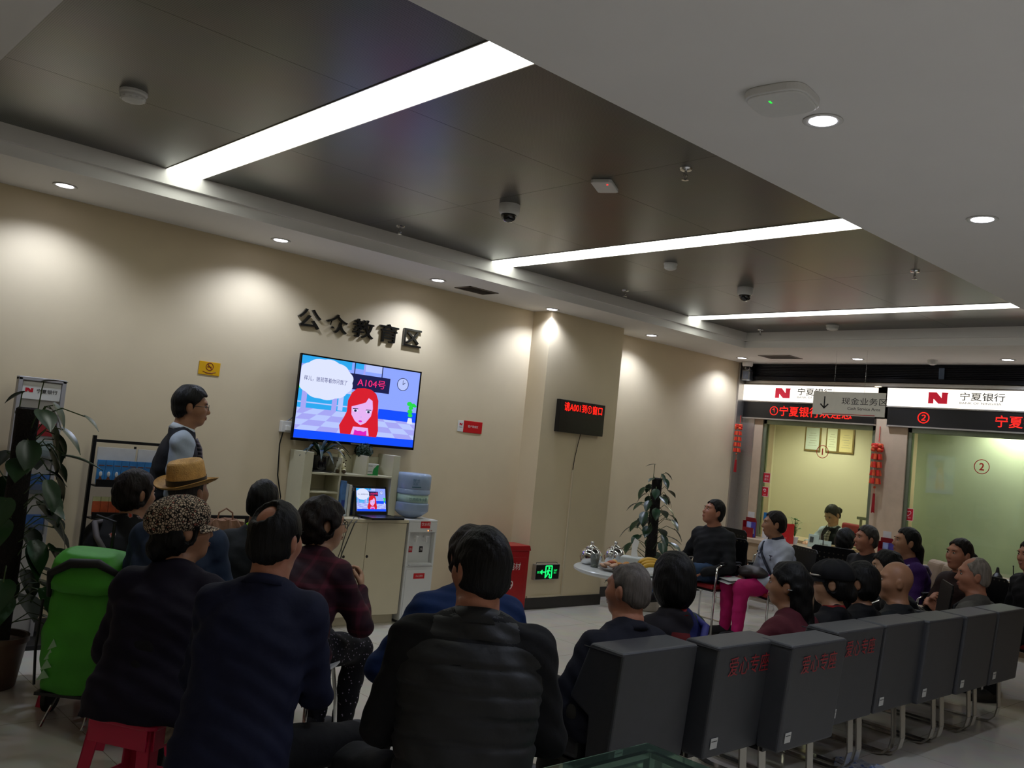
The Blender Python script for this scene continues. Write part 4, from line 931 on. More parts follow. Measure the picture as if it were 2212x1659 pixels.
# ================================================================== people: blended volumes turned into one continuous surface
class Field:
    def __init__(s): s.ops = []; s.lo = np.full(3, 9.0); s.hi = np.full(3, -9.0); s.disp = None
    def _grow(s, lo, hi): s.lo = np.minimum(s.lo, lo); s.hi = np.maximum(s.hi, hi)
    def cap(s, a, b, ra, rb=None, k=.02, op='add'):
        a, b = np.array(a, float), np.array(b, float); rb = ra if rb is None else rb
        ba = b-a; L2 = max(ba.dot(ba), 1e-9); r = max(ra, rb)
        lo, hi = np.minimum(a, b)-r, np.maximum(a, b)+r
        def f(X, Y, Z):
            px, py, pz = X-a[0], Y-a[1], Z-a[2]
            h = np.clip((px*ba[0]+py*ba[1]+pz*ba[2])/L2, 0, 1)
            return np.sqrt((px-ba[0]*h)**2+(py-ba[1]*h)**2+(pz-ba[2]*h)**2)-(ra+(rb-ra)*h)
        if op == 'add': s._grow(lo, hi)
        s.ops.append((op, lo, hi, f, k)); return s
    def ell(s, c, r, R=None, k=.02, op='add'):
        c = np.array(c, float); r = np.array(r, float); R = np.eye(3) if R is None else R; m = r.max()
        ext = np.sqrt(((R*r)**2).sum(1))
        lo, hi = c-ext, c+ext
        def f(X, Y, Z):
            px, py, pz = X-c[0], Y-c[1], Z-c[2]
            q = [(R[0, i]*px+R[1, i]*py+R[2, i]*pz)/r[i] for i in range(3)]
            k0 = np.sqrt(q[0]**2+q[1]**2+q[2]**2); k1 = np.sqrt((q[0]/r[0])**2+(q[1]/r[1])**2+(q[2]/r[2])**2)
            return k0*(k0-1)/np.maximum(k1, 1e-6)
        if op == 'add': s._grow(lo, hi)
        s.ops.append((op, lo, hi, f, k)); return s
    def loft(s, o, A, B, T, ts, aa, bb, bend=0.0, k=.05, p=2.4, groove=0.0, gstep=.07, side=0.0):
        o, A, B = np.array(o, float), np.array(A, float), np.array(B, float)
        ends = [o+A*T*ts[0], o+A*T*ts[-1]+B*bend+np.array([side, 0, 0])]; m = max(max(aa), max(bb))
        lo = np.minimum(*ends)-np.array([max(aa)+.02, max(bb)+.08, .07]); hi = np.maximum(*ends)+np.array([max(aa)+.02, max(bb)+.08, .07])
        def f(X, Y, Z):
            t = ((Y-o[1])*A[1]+(Z-o[2])*A[2])/T
            tc = np.clip(t, 0, 1.1)
            u = X-o[0]-side*tc; v = (Y-o[1])*B[1]+(Z-o[2])*B[2]-bend*tc*tc
            a = np.interp(t, ts, aa); b_ = np.interp(t, ts, bb)
            if groove:
                g = groove*np.exp(-(((t*T/gstep+.04*np.sin(u*9)) % 1-.5)/.13)**2); a = a-g; b_ = b_-g
            e = (np.abs(u/a)**p+np.abs(v/b_)**p)**(1/p)
            return np.maximum((e-1)*np.minimum(a, b_), np.maximum((ts[0]-t)*T, (t-ts[-1])*T))
        s._grow(lo, hi); s.ops.append(('add', lo, hi, f, k)); return s
    def cut(s, f): s.ops.append(('cut', None, None, f, 0)); return s
    def mesh(s, vox):
        lo = s.lo-3*vox; n = np.ceil((s.hi-s.lo)/vox).astype(int)+7
        ax = [(lo[i]+np.arange(n[i])*vox).astype(np.float32) for i in range(3)]
        D = np.full(n, .5, np.float32)
        for op, l, h, f, k in s.ops:
            if op == 'cut':
                D = np.maximum(D, f(ax[0][:, None, None], ax[1][None, :, None], ax[2][None, None, :])); continue
            i0 = np.clip(np.floor((l-k-2*vox-lo)/vox).astype(int), 0, n-1); i1 = np.clip(np.ceil((h+k+2*vox-lo)/vox).astype(int)+1, 1, n)
            sl = tuple(slice(a, b) for a, b in zip(i0, i1))
            if any(b <= a for a, b in zip(i0, i1)): continue
            d = f(ax[0][sl[0]][:, None, None], ax[1][sl[1]][None, :, None], ax[2][sl[2]][None, None, :])
            E = D[sl]
            if op == 'add':
                hh = np.clip(.5+.5*(E-d)/k, 0, 1); D[sl] = E*(1-hh)+d*hh-k*hh*(1-hh)
            else:
                hh = np.clip(.5-.5*(E+d)/k, 0, 1); D[sl] = E*(1-hh)-d*hh+k*hh*(1-hh)
        if s.disp is not None: D = D+s.disp(ax[0][:, None, None], ax[1][None, :, None], ax[2][None, None, :]).astype(np.float32)
        return nets(D, lo, vox)
def nets(D, lo, vox):
    S = D < 0
    c = [S[i:S.shape[0]-1+i, j:S.shape[1]-1+j, k:S.shape[2]-1+k] for i in (0, 1) for j in (0, 1) for k in (0, 1)]
    anyc = c[0] | c[1] | c[2] | c[3] | c[4] | c[5] | c[6] | c[7]; allc = c[0] & c[1] & c[2] & c[3] & c[4] & c[5] & c[6] & c[7]
    I = np.argwhere(anyc & ~allc); N = len(I)
    idx = np.full(anyc.shape, -1, np.int32); idx[I[:, 0], I[:, 1], I[:, 2]] = np.arange(N)
    off = np.array([(i, j, k) for i in (0, 1) for j in (0, 1) for k in (0, 1)])
    V = np.stack([D[I[:, 0]+o[0], I[:, 1]+o[1], I[:, 2]+o[2]] for o in off], 1)
    acc = np.zeros((N, 3)); cnt = np.zeros(N)
    for a in range(8):
        for b in range(a+1, 8):
            if np.abs(off[a]-off[b]).sum() != 1: continue
            va, vb = V[:, a], V[:, b]; m = (va < 0) != (vb < 0)
            t = np.where(m, va/np.where(m, va-vb, 1), 0)
            acc += np.where(m[:, None], off[a]+(off[b]-off[a])*t[:, None], 0); cnt += m
    P = lo+(I+acc/np.maximum(cnt, 1)[:, None])*vox
    F = []
    for d in range(3):
        e, g = (d+1) % 3, (d+2) % 3
        sl0 = [slice(1, -1)]*3; sl1 = [slice(1, -1)]*3; sl0[d] = slice(0, -1); sl1[d] = slice(1, None)
        A, B_ = S[tuple(sl0)], S[tuple(sl1)]
        E = np.argwhere(A != B_); base = E+1; base[:, d] = E[:, d]
        def cell(de, dg):
            q = base.copy(); q[:, e] -= de; q[:, g] -= dg; return idx[q[:, 0], q[:, 1], q[:, 2]]
        Q = np.stack([cell(1, 1), cell(0, 1), cell(0, 0), cell(1, 0)], 1)
        ins = A[E[:, 0], E[:, 1], E[:, 2]]
        Q[~ins] = Q[~ins][:, ::-1]; F.append(Q)
    return P, np.concatenate(F)
def np_object(name, P, F, m, parent, smooth=True):
    me = bpy.data.meshes.new(name); n = len(F)
    me.vertices.add(len(P)); me.vertices.foreach_set('co', np.ascontiguousarray(P, np.float32).ravel())
    me.loops.add(n*4); me.loops.foreach_set('vertex_index', np.ascontiguousarray(F, np.int32).ravel())
    me.polygons.add(n); me.polygons.foreach_set('loop_start', np.arange(0, n*4, 4, dtype=np.int32))
    me.polygons.foreach_set('use_smooth', np.ones(n, bool))
    me.materials.append(m); me.update(calc_edges=True); me.validate()
    o = bpy.data.objects.new(name, me); COL.objects.link(o); o.parent = parent
    return o
def rot(yaw=0, pitch=0, roll=0):
    """yaw turns to the right, pitch lifts the face, roll tips the crown to the right (degrees)"""
    y, p, r = (math.radians(a) for a in (-yaw, pitch, roll))
    Rz = np.array([[math.cos(y), -math.sin(y), 0], [math.sin(y), math.cos(y), 0], [0, 0, 1]])
    Rx = np.array([[1, 0, 0], [0, math.cos(p), -math.sin(p)], [0, math.sin(p), math.cos(p)]])
    Ry = np.array([[math.cos(r), 0, math.sin(r)], [0, 1, 0], [-math.sin(r), 0, math.cos(r)]])
    return Rz @ Rx @ Ry

def skin_mat(name, c): return mat(name, c, .48, var=.10, vscale=14, bump=.05, bscale=180)
SKIN = {'light': skin_mat('skin_light', '#b58a6c'), 'tan': skin_mat('skin_tan', '#9c6f52'), 'ruddy': skin_mat('skin_ruddy', '#a87057'), 'pale': skin_mat('skin_pale', '#c29b80')}
M_SCALP = mat('stubbled_scalp', '#8f7768', .5, var=.12, vscale=60)
def hair_mat(name, c, r=.55): return mat(name, c, r, var=.35, vscale=50, bump=.6, bscale=90, stretch=(1, 1, .18), spec=.22)
HAIR = {'black': hair_mat('hair_black', '#090808'), 'brown': hair_mat('hair_dark_brown', '#150d0a'), 'grey': hair_mat('hair_grey', '#5a544f', .6), 'salt': hair_mat('hair_salt_pepper', '#33302d', .55), 'white': hair_mat('hair_silver', '#7a736b', .6)}
M_EYE = mat('eye_dark', '#120c0a', .15); M_EYEW = mat('eye_white', '#b9aca0', .3); M_LIP = mat('lips', '#8a4a40', .45)

def head_field(f, HC, R, hs=1.0):
    W = lambda x, y, z: HC+R @ np.array([x, y, z])*hs
    e = lambda c, r, k=.02: f.ell(W(*c), np.array(r)*hs, R, k)
    e((0, -.012, .025), (.074, .094, .099)); e((0, .020, -.030), (.060, .071, .088), .03); e((0, .055, -.088), (.030, .026, .022), .03)
    e((.033, .052, -.02), (.028, .034, .03), .03); e((-.033, .052, -.02), (.028, .034, .03), .03)      # cheeks
    e((0, .074, .036), (.05, .018, .014), .02)                                                           # brow
    f.cap(W(0, .086, .018), W(0, .106, -.024), .008*hs, .0125*hs, .012); f.ell(W(0, .096, -.028), np.array((.018, .012, .009))*hs, R, .01)
    e((0, .086, -.056), (.022, .012, .007), .008); e((0, .084, -.068), (.019, .012, .007), .008)         # lips
    for s in (-1, 1):
        f.ell(W(s*.030, .093, .012), np.array((.017, .010, .010))*hs, R, .014, 'sub')
        RR = R @ rot(0, 0, s*8); f.ell(W(s*.077, -.012, -.006), np.array((.011, .020, .033))*hs, RR, .008)
        f.ell(W(s*.088, -.004, -.002), np.array((.006, .010, .018))*hs, RR, .006, 'sub')
def hand_field(f, w, d, up, side, curl=.5, sc=1.0, grip=False):
    """palm, four jointed fingers of different lengths and a thumb; d = direction of the hand, up = back of the hand, side = -1 left, 1 right"""
    w = np.array(w, float); d = np.array(d, float)/np.linalg.norm(d); up = np.array(up, float); up -= d*up.dot(d); up /= np.linalg.norm(up)
    lat = np.cross(d, up)*side      # towards the thumb is -lat
    Rm = np.stack([lat, d, up], 1)
    f.ell(w+d*.048*sc, np.array((.039, .050, .0155))*sc, Rm, .012)
    for i, (o, L) in enumerate(((-.028, .072), (-.0095, .080), (.0095, .074), (.027, .058))):
        p = w+d*.082*sc+lat*o*sc; ang = curl*(.5+.08*i)
        for j, fr in enumerate((.45, .32, .26)):
            ang2 = ang*(1+j*.9); q = p+(d*math.cos(ang2)-up*math.sin(ang2)+lat*o*2.2)*L*fr*sc
            f.cap(p, q, (.0092-.001*j)*sc, (.0088-.0012*j)*sc, .006); p = q
    p = w+d*.022*sc-lat*.030*sc-up*.004*sc; q = p+(d*.62-lat*.62-up*.45)*.045*sc; r_ = q+(d*.85-lat*.1-up*.5)*.032*sc
    f.cap(p, q, .0125*sc, .0105*sc, .010); f.cap(q, r_, .0102*sc, .0085*sc, .005)

HAIRLINE = {  # lower edge of the hair as (forward position, height) pairs
    'short': ([-.12, -.07, -.03, .0, .012, .022, .045, .062, .10], [-.075, -.072, -.045, -.02, -.015, .02, .045, .076, .082]),
    'crop': ([-.12, -.07, -.03, .0, .012, .022, .045, .062, .10], [-.068, -.062, -.035, -.005, .0, .03, .06, .088, .092]),
    'wshort': ([-.13, -.06, -.02, .02, .034, .045, .06, .075, .12], [-.10, -.098, -.07, -.04, -.01, .02, .055, .07, .072]),
    'bob': ([-.14, -.05, .0, .035, .05, .06, .07, .085, .12], [-.135, -.135, -.13, -.125, -.05, .02, .045, .05, .05]),
    'fluffy': ([-.14, -.05, -.02, .02, .04, .055, .07, .085, .14], [-.10, -.095, -.075, -.045, .0, .03, .055, .065, .07]),
    'pulled': ([-.14, -.06, -.02, .0, .02, .03, .045, .064, .12], [-.075, -.07, -.045, -.02, -.005, .025, .05, .078, .084]),
    'long': ([-.3, -.04, -.03, .01, .03, .05, .06, .08, .12], [-.40, -.40, -.05, -.02, .01, .04, .06, .075, .08])}
def hair_object(style, m, HC, R, hs, root, hole=None, extra=None, seed=0, vox=.006, name='hair', puff=1.0):
    f = Field()
    if style in ('short', 'crop'):
        th = .012*puff if style == 'short' else .007*puff
        f.ell((0, -.013, .026), (.075+th, .096+th, .100+th*1.25))
        if style == 'short': f.ell((0, -.03, -.035), (.068+th, .074, .055), k=.03)
        else: f.ell((0, -.03, -.03), (.069+th*.6, .074, .05), k=.03)
    elif style == 'wshort': f.ell((0, -.016, .026), (.094, .114, .118)); f.ell((0, -.035, -.03), (.088, .085, .075), k=.04)
    elif style == 'bob': f.ell((0, -.015, .026), (.094, .115, .118)); f.ell((0, -.025, -.05), (.098, .098, .10), k=.05)
    elif style == 'fluffy': f.ell((0, -.02, .03), (.108, .122, .115)); f.ell((0, -.04, -.03), (.10, .092, .08), k=.05)
    elif style == 'pulled': f.ell((0, -.013, .026), (.085, .107, .111)); f.ell((0, -.035, -.035), (.072, .074, .05), k=.03)
    elif style == 'long': f.ell((0, -.016, .026), (.092, .114, .117)); f.cap((0, -.055, -.02), (0, -.095, -.20), .082, .066, .05); f.ell((.03, -.10, -.19), (.05, .05, .07), k=.04)
    if extra == 'bun': f.ell((0, -.125, -.01), (.05, .045, .045), k=.012)
    if extra == 'lowbun': f.ell((0, -.105, -.055), (.05, .05, .052), k=.012)
    if extra == 'ponytail': f.ell((0, -.10, -.03), (.035, .035, .04), k=.02); f.cap((0, -.115, -.05), (0, -.135, -.24), .042, .022, .03)
    hy, hz = HAIRLINE[style]
    main_only = extra in ('ponytail', 'bun', 'lowbun')
    def cutf(X, Y, Z):
        d = (np.interp(Y, hy, hz)+.006*np.sin(X*95+seed)+.004*np.sin(X*210+Y*160)-Z)*.85
        if main_only: d = np.where(Y < -.085, -.05, d)
        return d+0*X
    f.cut(cutf)
    if style not in ('bob',):
        for s in (-1, 1): f.ell((s*.088, -.008, -.006), (.02, .026, .038), k=.006, op='sub')
    if hole is not None: f.ell(hole[:3], (hole[3], hole[3]*1.1, hole[3]), k=.02, op='sub')
    amp = {'fluffy': .012, 'long': .007, 'wshort': .0055}.get(style, .0032)
    ph = seed*1.7
    f.disp = lambda X, Y, Z: amp*(np.sin(X*55+ph+3*np.sin(Z*17))*np.sin(Y*48+ph*2)*np.sin(Z*40+ph)) + .0012*np.sin(X*210+Y*90+Z*30)
    P, F = f.mesh(vox)
    return np_object(name, HC+(P*hs) @ R.T, F, m, root)

def fabric(name, c, rough=.8, var=.10, bump=.25, bscale=26): return mat(name, c, rough, var=var, vscale=11, bump=bump, bscale=bscale, spec=.25)
TS = [-.30, -.12, 0, .18, .40, .62, .76, .86, .94, 1.01, 1.10]
MEN = ([.185, .192, .190, .178, .182, .190, .182, .160, .112, .074, .062], [.150, .152, .148, .130, .125, .128, .118, .098, .080, .068, .062])
WOM = ([.198, .205, .196, .172, .166, .168, .158, .136, .094, .064, .054], [.155, .158, .150, .124, .120, .130, .112, .088, .070, .060, .055])
KW = lambda w, x: [v*w for v in x]

def person(label, head, a_body, a_head, seat=.45, sex='m', lean=6, bend=.03, side=0.0, w=1.0, hs=1.0, pitch=0, roll=0, skin='light', hair=None, hairc='black', hair_kw=None,
           top=None, top_name='jacket', trousers=None, shoes=None, arms=None, legs=None, standing=False, collar=None, collar_kw=None, vest=None, groove=0, glasses=False, face=True,
           vox=.0095, bvox=.0085, hat=None, cuffs=None, curl=.6, group=None, sleeve_k=1.0, scalp=False, jw=1.0, feet=True, hem=-.16):
    HT = spot(*head)
    root = bpy.data.objects.new('person', None); COL.objects.link(root); tag(root, label, 'person', group)
    root.rotation_euler = (0, 0, -(YAW+math.radians(a_body)))
    Rr = rot(math.degrees(YAW)+a_body)
    pz = .93 if standing else seat+.085
    L = math.radians(lean); A = np.array([0, math.sin(L), math.cos(L)]); B = np.array([0, math.cos(L), -math.sin(L)])
    pel = np.array([0, 0, pz]); zt = HT[2]
    T = (zt-.272*hs-pz)/math.cos(L)
    N = pel+A*T+B*bend+np.array([side, 0, 0])
    R = rot(a_head-a_body, pitch, roll)
    HC = N+np.array([side*.1, .034, .150])*[1, 1, hs]
    crown = HC+R @ np.array([0, -.012, .122*hs])
    xy = HT-Rr @ crown; root.location = (xy[0], xy[1], 0)
    aa, bb = MEN if sex == 'm' else WOM
    sw = (.160 if sex == 'm' else .138)*w
    ax = {'s': {}, 'e': {}, 'h': {}}
    legs = legs or {}; arms = arms or {}
    hipw = .088*w
    J = {}
    for s, S in ((-1, 'L'), (1, 'R')):
        sh = pel+A*(T-.075)+B*bend*.72+np.array([s*sw+side*.87, .0, 0])
        if standing: de, dh = (.05, -.02, -.29), (.05, .10, -.52)
        else: de, dh = (.075, .03, -.27), (-.02, .24, -.36)
        de, dh = arms.get(S, (de, dh))
        el = sh+np.array([s*de[0], de[1], de[2]]); ha = sh+np.array([s*dh[0], dh[1], dh[2]])
        if standing: kn, an = np.array([s*.10, .02, .50]), np.array([s*.10, -.01, .09])
        else: kn, an = np.array([s*.13, .43, max(.44, seat+.05)]), np.array([s*.12, .45, .09])
        hp = pel+np.array([s*hipw, .02 if not standing else 0, -.01])
        if S in legs:
            (kx, ky, kz), (axx, ay, az) = legs[S]
            kn = np.array([s*kx, ky, kz]); an = np.array([s*axx, ay, az])
        J[S] = (sh, el, ha, hp, kn, an, s)
    sk = SKIN[skin]
    # ---- body: one surface from crown to feet
    f = Field(); head_field(f, HC, R, hs)
    f.cap(HC+R @ np.array([0, -.025, -.05]), N+np.array([0, -.01, -.03]), .053*hs if sex == 'm' else .045*hs, .062 if sex == 'm' else .052, .03)
    f.loft(pel, A, B, T, TS[2:], KW(w*.80, aa[2:]), KW(w*.80, bb[2:]), bend, .04, side=side)
    for S in 'LR':
        sh, el, ha, hp, kn, an, s = J[S]
        f.cap(sh, el, .046*w, .037*w, .03); f.cap(el, ha, .036, .026, .02)
        d = ha-el; d /= np.linalg.norm(d); hd = d.copy()
        if not standing: hd = hd*.6+np.array([-s*.25, .55, -.25])
        up = np.array([s*.25, -.1, 1.0]) if not standing else np.array([s*1.0, 0, .1])
        if S in (arms.get('palm') or {}): hd, up = (np.array(v, float) for v in arms['palm'][S])
        hand_field(f, ha, hd, up, s, curl)
        f.cap(hp, kn, .074*w, .050*w, .04); f.cap(kn, an, .050, .034, .02); f.cap(an+np.array([0, -.02, -.045]), an+np.array([s*.015, .15, -.055]), .032, .026, .03)
    body = np_object('body', *f.mesh(bvox), sk, root)
    # ---- face details
    Wd = lambda x, y, z: Vector(HC+R @ (np.array([x, y, z])*hs)); RM = Matrix(R.tolist())
    if face:
        for s in (-1, 1):
            MB().ball(Wd(s*.030, .0835, .011), (.0125*hs, .006*hs, .0062*hs), 10, R=RM, mi=0).ball(Wd(s*.030, .0885, .011), (.0062*hs, .0025*hs, .0062*hs), 8, R=RM, mi=1).build('eye', [M_EYEW, M_EYE], root, smooth=True)
            MB().ball(Wd(s*.031, .0905, .031), (.018*hs, .005*hs, .0035*hs), 8, R=RM).build('eyebrow', HAIR['black'] if hairc not in ('white', 'grey') else HAIR['grey'], root, smooth=True)
        MB().ball(Wd(0, .0955, -.058), (.020*hs, .0045*hs, .0045*hs), 10, R=RM).ball(Wd(0, .094, -.067), (.017*hs, .0045*hs, .005*hs), 10, R=RM).build('lips', M_LIP, root, smooth=True)
    if hair:
        hair_object(hair, HAIR[hairc], HC, R, hs, root, seed=len(label), **(hair_kw or {}))
    if glasses:
        b = MB()
        for s in (-1, 1):
            b.tube([Wd(s*.032+.022*math.cos(t), .103, .008+.017*math.sin(t)) for t in np.linspace(0, 2*PI, 17)[:-1]], .0019, 5, closed=True)
            b.tube([Wd(s*.055, .102, .012), Wd(s*.072, .06, .010), Wd(s*.080, -.015, .008)], .0017, 5)
        b.tube([Wd(-.010, .104, .010), Wd(.010, .104, .010)], .0017, 5); b.build('glasses', M_BLACK, root, smooth=True)
    # ---- clothes
    def top_field(sleeves=True, torso=True, gk=1.0, g=0.0, hem_=hem):
        f = Field()
        if torso:
            ts = [hem_]+[t for t in TS if t > hem_ and t < 1.0]+[1.0]
            f.loft(pel, A, B, T, ts, [np.interp(t, TS, aa)*w*jw*gk for t in ts], [np.interp(t, TS, bb)*w*jw*gk for t in ts], bend, .05, groove=g, side=side)
            for S in 'LR':
                f.ell(J[S][0]+np.array([0, 0, -.012]), (.056*w, .060*w, .054*w), k=.05); f.cap(N+np.array([0, -.012, -.012]), J[S][0]+np.array([0, -.004, .006]), .054*w*jw, .046*w, .05)
        if sleeves:
            for S in 'LR':
                sh, el, ha, hp, kn, an, s = J[S]; q = el+(ha-el)*.93
                f.cap(sh, el, .058*w*sleeve_k, .053*w*sleeve_k, .04); f.cap(el, q, .052*w*sleeve_k, .040*sleeve_k, .02)
        seed = len(label)*.37
        f.disp = lambda X, Y, Z: .0035*np.sin(Z*34+4*np.sin(X*11+seed)+seed)*np.sin(X*19+Y*23+seed)+.0022*np.sin(Z*75+X*33+5*np.sin(Y*15+seed))
        return f
    if vest is not None:
        P, F = top_field(True, True, .965, hem_=-.05).mesh(vox); np_object(top_name, P, F, top, root)
        f = top_field(False, True, 1.02, groove)
        P, F = f.mesh(min(vox, .0075)); np_object('vest', P, F, vest, root)
    else:
        P, F = top_field(g=groove).mesh(vox); np_object(top_name, P, F, top, root)
    if trousers is not None:
        f = Field(); f.ell(pel+np.array([0, .01, -.005]), (.165*w, .125*w, .10), k=.05)
        f.cap(pel+np.array([0, 0, 0]), pel+A*.12, .13*w, .12*w, .05)
        for S in 'LR':
            sh, el, ha, hp, kn, an, s = J[S]; q = an+np.array([0, -.005, -.01])
            f.cap(hp, kn, .090*w, .066*w, .05); f.cap(kn, q, .064*w, .052, .03)
        seed = len(label)*.2
        f.disp = lambda X, Y, Z: .004*np.sin(Y*40+4*np.sin(X*14)+seed)*np.sin(Z*26+X*18)+.002*np.sin(Z*70+Y*20)
        P, F = f.mesh(vox); np_object('trousers', P, F, trousers, root)
    if shoes is not None and feet:
        for S in 'LR':
            an, s = J[S][5], J[S][6]; fl = max(0, an[2]-.09)
            f = Field(); f.cap(an+np.array([0, -.035, -.045]), an+np.array([0, -.01, .0]), .042, .045, .03); f.cap(an+np.array([0, -.03, -.05]), an+np.array([s*.02, .145, -.058]), .041, .037, .04); f.ell(an+np.array([s*.012, .08, -.05]), (.046, .09, .04), k=.03)
            zb = fl
            f.cut(lambda X, Y, Z: (zb+.002-Z)+0*X+0*Y)
            sh_ = np_object('shoe', *f.mesh(.007), shoes, root)
            pts = [(an[0]+s*.012+.047*math.cos(t)*(1+.12*math.sin(t)), an[1]+.055+.128*math.sin(t)) for t in np.linspace(0, 2*PI, 25)[:-1]]
            MB().prism(pts, (0, 0, zb), X3, Y3, .022).build('sole', M_SOLE if shoes is not M_SNEAK else M_WSOLE, sh_)
    if collar is not None:
        ck = dict(r=.066, h=.045, tilt=14, th=.007, dz=-.012, open=.5); ck.update(collar_kw or {})
        if sex != 'm': ck['r'] *= .9
        vs, fs, n = [], [], 28
        Rc = rot(0, -lean*.7-ck['tilt'])
        for k in range(n+1):
            t = -PI/2+ck['open']+(2*PI-2*ck['open'])*k/n+PI
            for j, (dr, dz) in enumerate(((ck['th'], 0), (ck['th']*.4, ck['h']), (-ck['th']*.6, ck['h']), (-ck['th']*.4, 0))):
                q = np.array([(ck['r']+dr+(.018 if j in (0, 3) else 0))*math.cos(t), (ck['r']+dr+(.010 if j in (0, 3) else 0))*math.sin(t), dz+ck['dz']])
                vs.append(N+np.array([0, -.004, .0])+Rc @ q)
        for k in range(n):
            for j in range(4): fs.append((k*4+j, (k+1)*4+j, (k+1)*4+(j+1) % 4, k*4+(j+1) % 4))
        fs += [(0, 1, 2, 3), (n*4+3, n*4+2, n*4+1, n*4)]
        MB().add(vs, fs).build('collar', collar, root, smooth=True)
    if cuffs is not None:
        for S in 'LR':
            sh, el, ha, hp, kn, an, s = J[S]; d = (ha-el); p0 = el+d*.84; p1 = el+d*.97
            if isinstance(cuffs, list):
                for i, c in enumerate(cuffs):
                    q0 = p0+(p1-p0)*i/len(cuffs); q1 = p0+(p1-p0)*(i+1)/len(cuffs); MB().cyl(q0, q1, .044, .044, 16).build('cuff', c, root, smooth=True, auto=.7)
            else: MB().cyl(p0, p1, .043, .041, 16).build('cuff', cuffs, root, smooth=True, auto=.7)
    if hat: hat(root, HC, R, hs)
    return dict(root=root, J=J, HC=HC, R=R, N=N, pel=pel, A=A, B=B, T=T, Wd=Wd)
M_SOLE = mat('dark_sole', '#15130f', .7); M_WSOLE = mat('white_sole', '#b5b3ae', .6); M_SNEAK = mat('grey_knit', '#77777a', .8, var=.1, vscale=80, bump=.3, bscale=200)
M_SHOE = mat('black_leather', '#0f0d0c', .4, var=.1); M_SHOE2 = mat('dark_cloth_shoe', '#15151a', .7, var=.1)
# ------------------------------------------------------------------ patterned cloth
def nodes_mat(name, rough=.8):
    m = bpy.data.materials.new(name); m.use_nodes = True; nt = m.node_tree; b = nt.nodes['Principled BSDF']
    b.inputs['Roughness'].default_value = rough; b.inputs['Specular IOR Level'].default_value = .25
    tc = nt.nodes.new('ShaderNodeTexCoord'); _mats[name] = m
    return m, nt, b, tc
def ramp(nt, src, stops, interp='LINEAR'):
    r = nt.nodes.new('ShaderNodeValToRGB'); r.color_ramp.interpolation = interp
    e = r.color_ramp.elements
    while len(e) < len(stops): e.new(.5)
    for el, (p, c) in zip(e, stops): el.position = p; el.color = (*lin(c), 1)
    nt.links.new(src, r.inputs[0]); return r.outputs[0]
def plaid(name, base, band, line, s=9.0):
    m, nt, b, tc = nodes_mat(name)
    cols = []
    for ax in ('X', 'Z'):
        w = nt.nodes.new('ShaderNodeTexWave'); w.wave_type = 'BANDS'; w.bands_direction = ax; w.inputs['Scale'].default_value = s*.314; w.inputs['Distortion'].default_value = .6; w.inputs['Detail'].default_value = 0
        nt.links.new(tc.outputs['Object'], w.inputs['Vector']); cols.append(ramp(nt, w.outputs['Fac'], [(0, base), (.45, base), (.55, band), (.9, band), (.97, line)]))
    mx = nt.nodes.new('ShaderNodeMix'); mx.data_type = 'RGBA'; mx.inputs[0].default_value = .5
    nt.links.new(cols[0], mx.inputs[6]); nt.links.new(cols[1], mx.inputs[7]); nt.links.new(mx.outputs[2], b.inputs['Base Color']); return m
def dots(name, base, dot, s=60, size=.25):
    m, nt, b, tc = nodes_mat(name)
    v = nt.nodes.new('ShaderNodeTexVoronoi'); v.inputs['Scale'].default_value = s; nt.links.new(tc.outputs['Object'], v.inputs['Vector'])
    nt.links.new(ramp(nt, v.outputs['Distance'], [(0, dot), (size, dot), (size+.06, base)]), b.inputs['Base Color']); return m
def pebble_print(name):
    m, nt, b, tc = nodes_mat(name)
    v = nt.nodes.new('ShaderNodeTexVoronoi'); v.feature = 'DISTANCE_TO_EDGE'; v.inputs['Scale'].default_value = 92; nt.links.new(tc.outputs['Object'], v.inputs['Vector'])
    v2 = nt.nodes.new('ShaderNodeTexVoronoi'); v2.inputs['Scale'].default_value = 92; nt.links.new(tc.outputs['Object'], v2.inputs['Vector'])
    sp = nt.nodes.new('ShaderNodeSeparateColor'); nt.links.new(v2.outputs['Color'], sp.inputs[0])
    c = ramp(nt, sp.outputs[0], [(0, '#b9a58f'), (.4, '#a9927d'), (.75, '#c4b49c'), (.9, '#8f5a4c')], 'CONSTANT')
    e = ramp(nt, v.outputs['Distance'], [(0, '#15100c'), (.09, '#15100c'), (.16, '#ffffff')])
    mx = nt.nodes.new('ShaderNodeMix'); mx.data_type = 'RGBA'; mx.blend_type = 'MULTIPLY'; mx.inputs[0].default_value = 1
    nt.links.new(c, mx.inputs[6]); nt.links.new(e, mx.inputs[7]); nt.links.new(mx.outputs[2], b.inputs['Base Color']); return m
def patches(name, cols, s=7):
    m, nt, b, tc = nodes_mat(name)
    v = nt.nodes.new('ShaderNodeTexVoronoi'); v.inputs['Scale'].default_value = s; nt.links.new(tc.outputs['Object'], v.inputs['Vector'])
    sp = nt.nodes.new('ShaderNodeSeparateColor'); nt.links.new(v.outputs['Color'], sp.inputs[0])
    nt.links.new(ramp(nt, sp.outputs[0], [(i/len(cols), c) for i, c in enumerate(cols)], 'CONSTANT'), b.inputs['Base Color']); return m
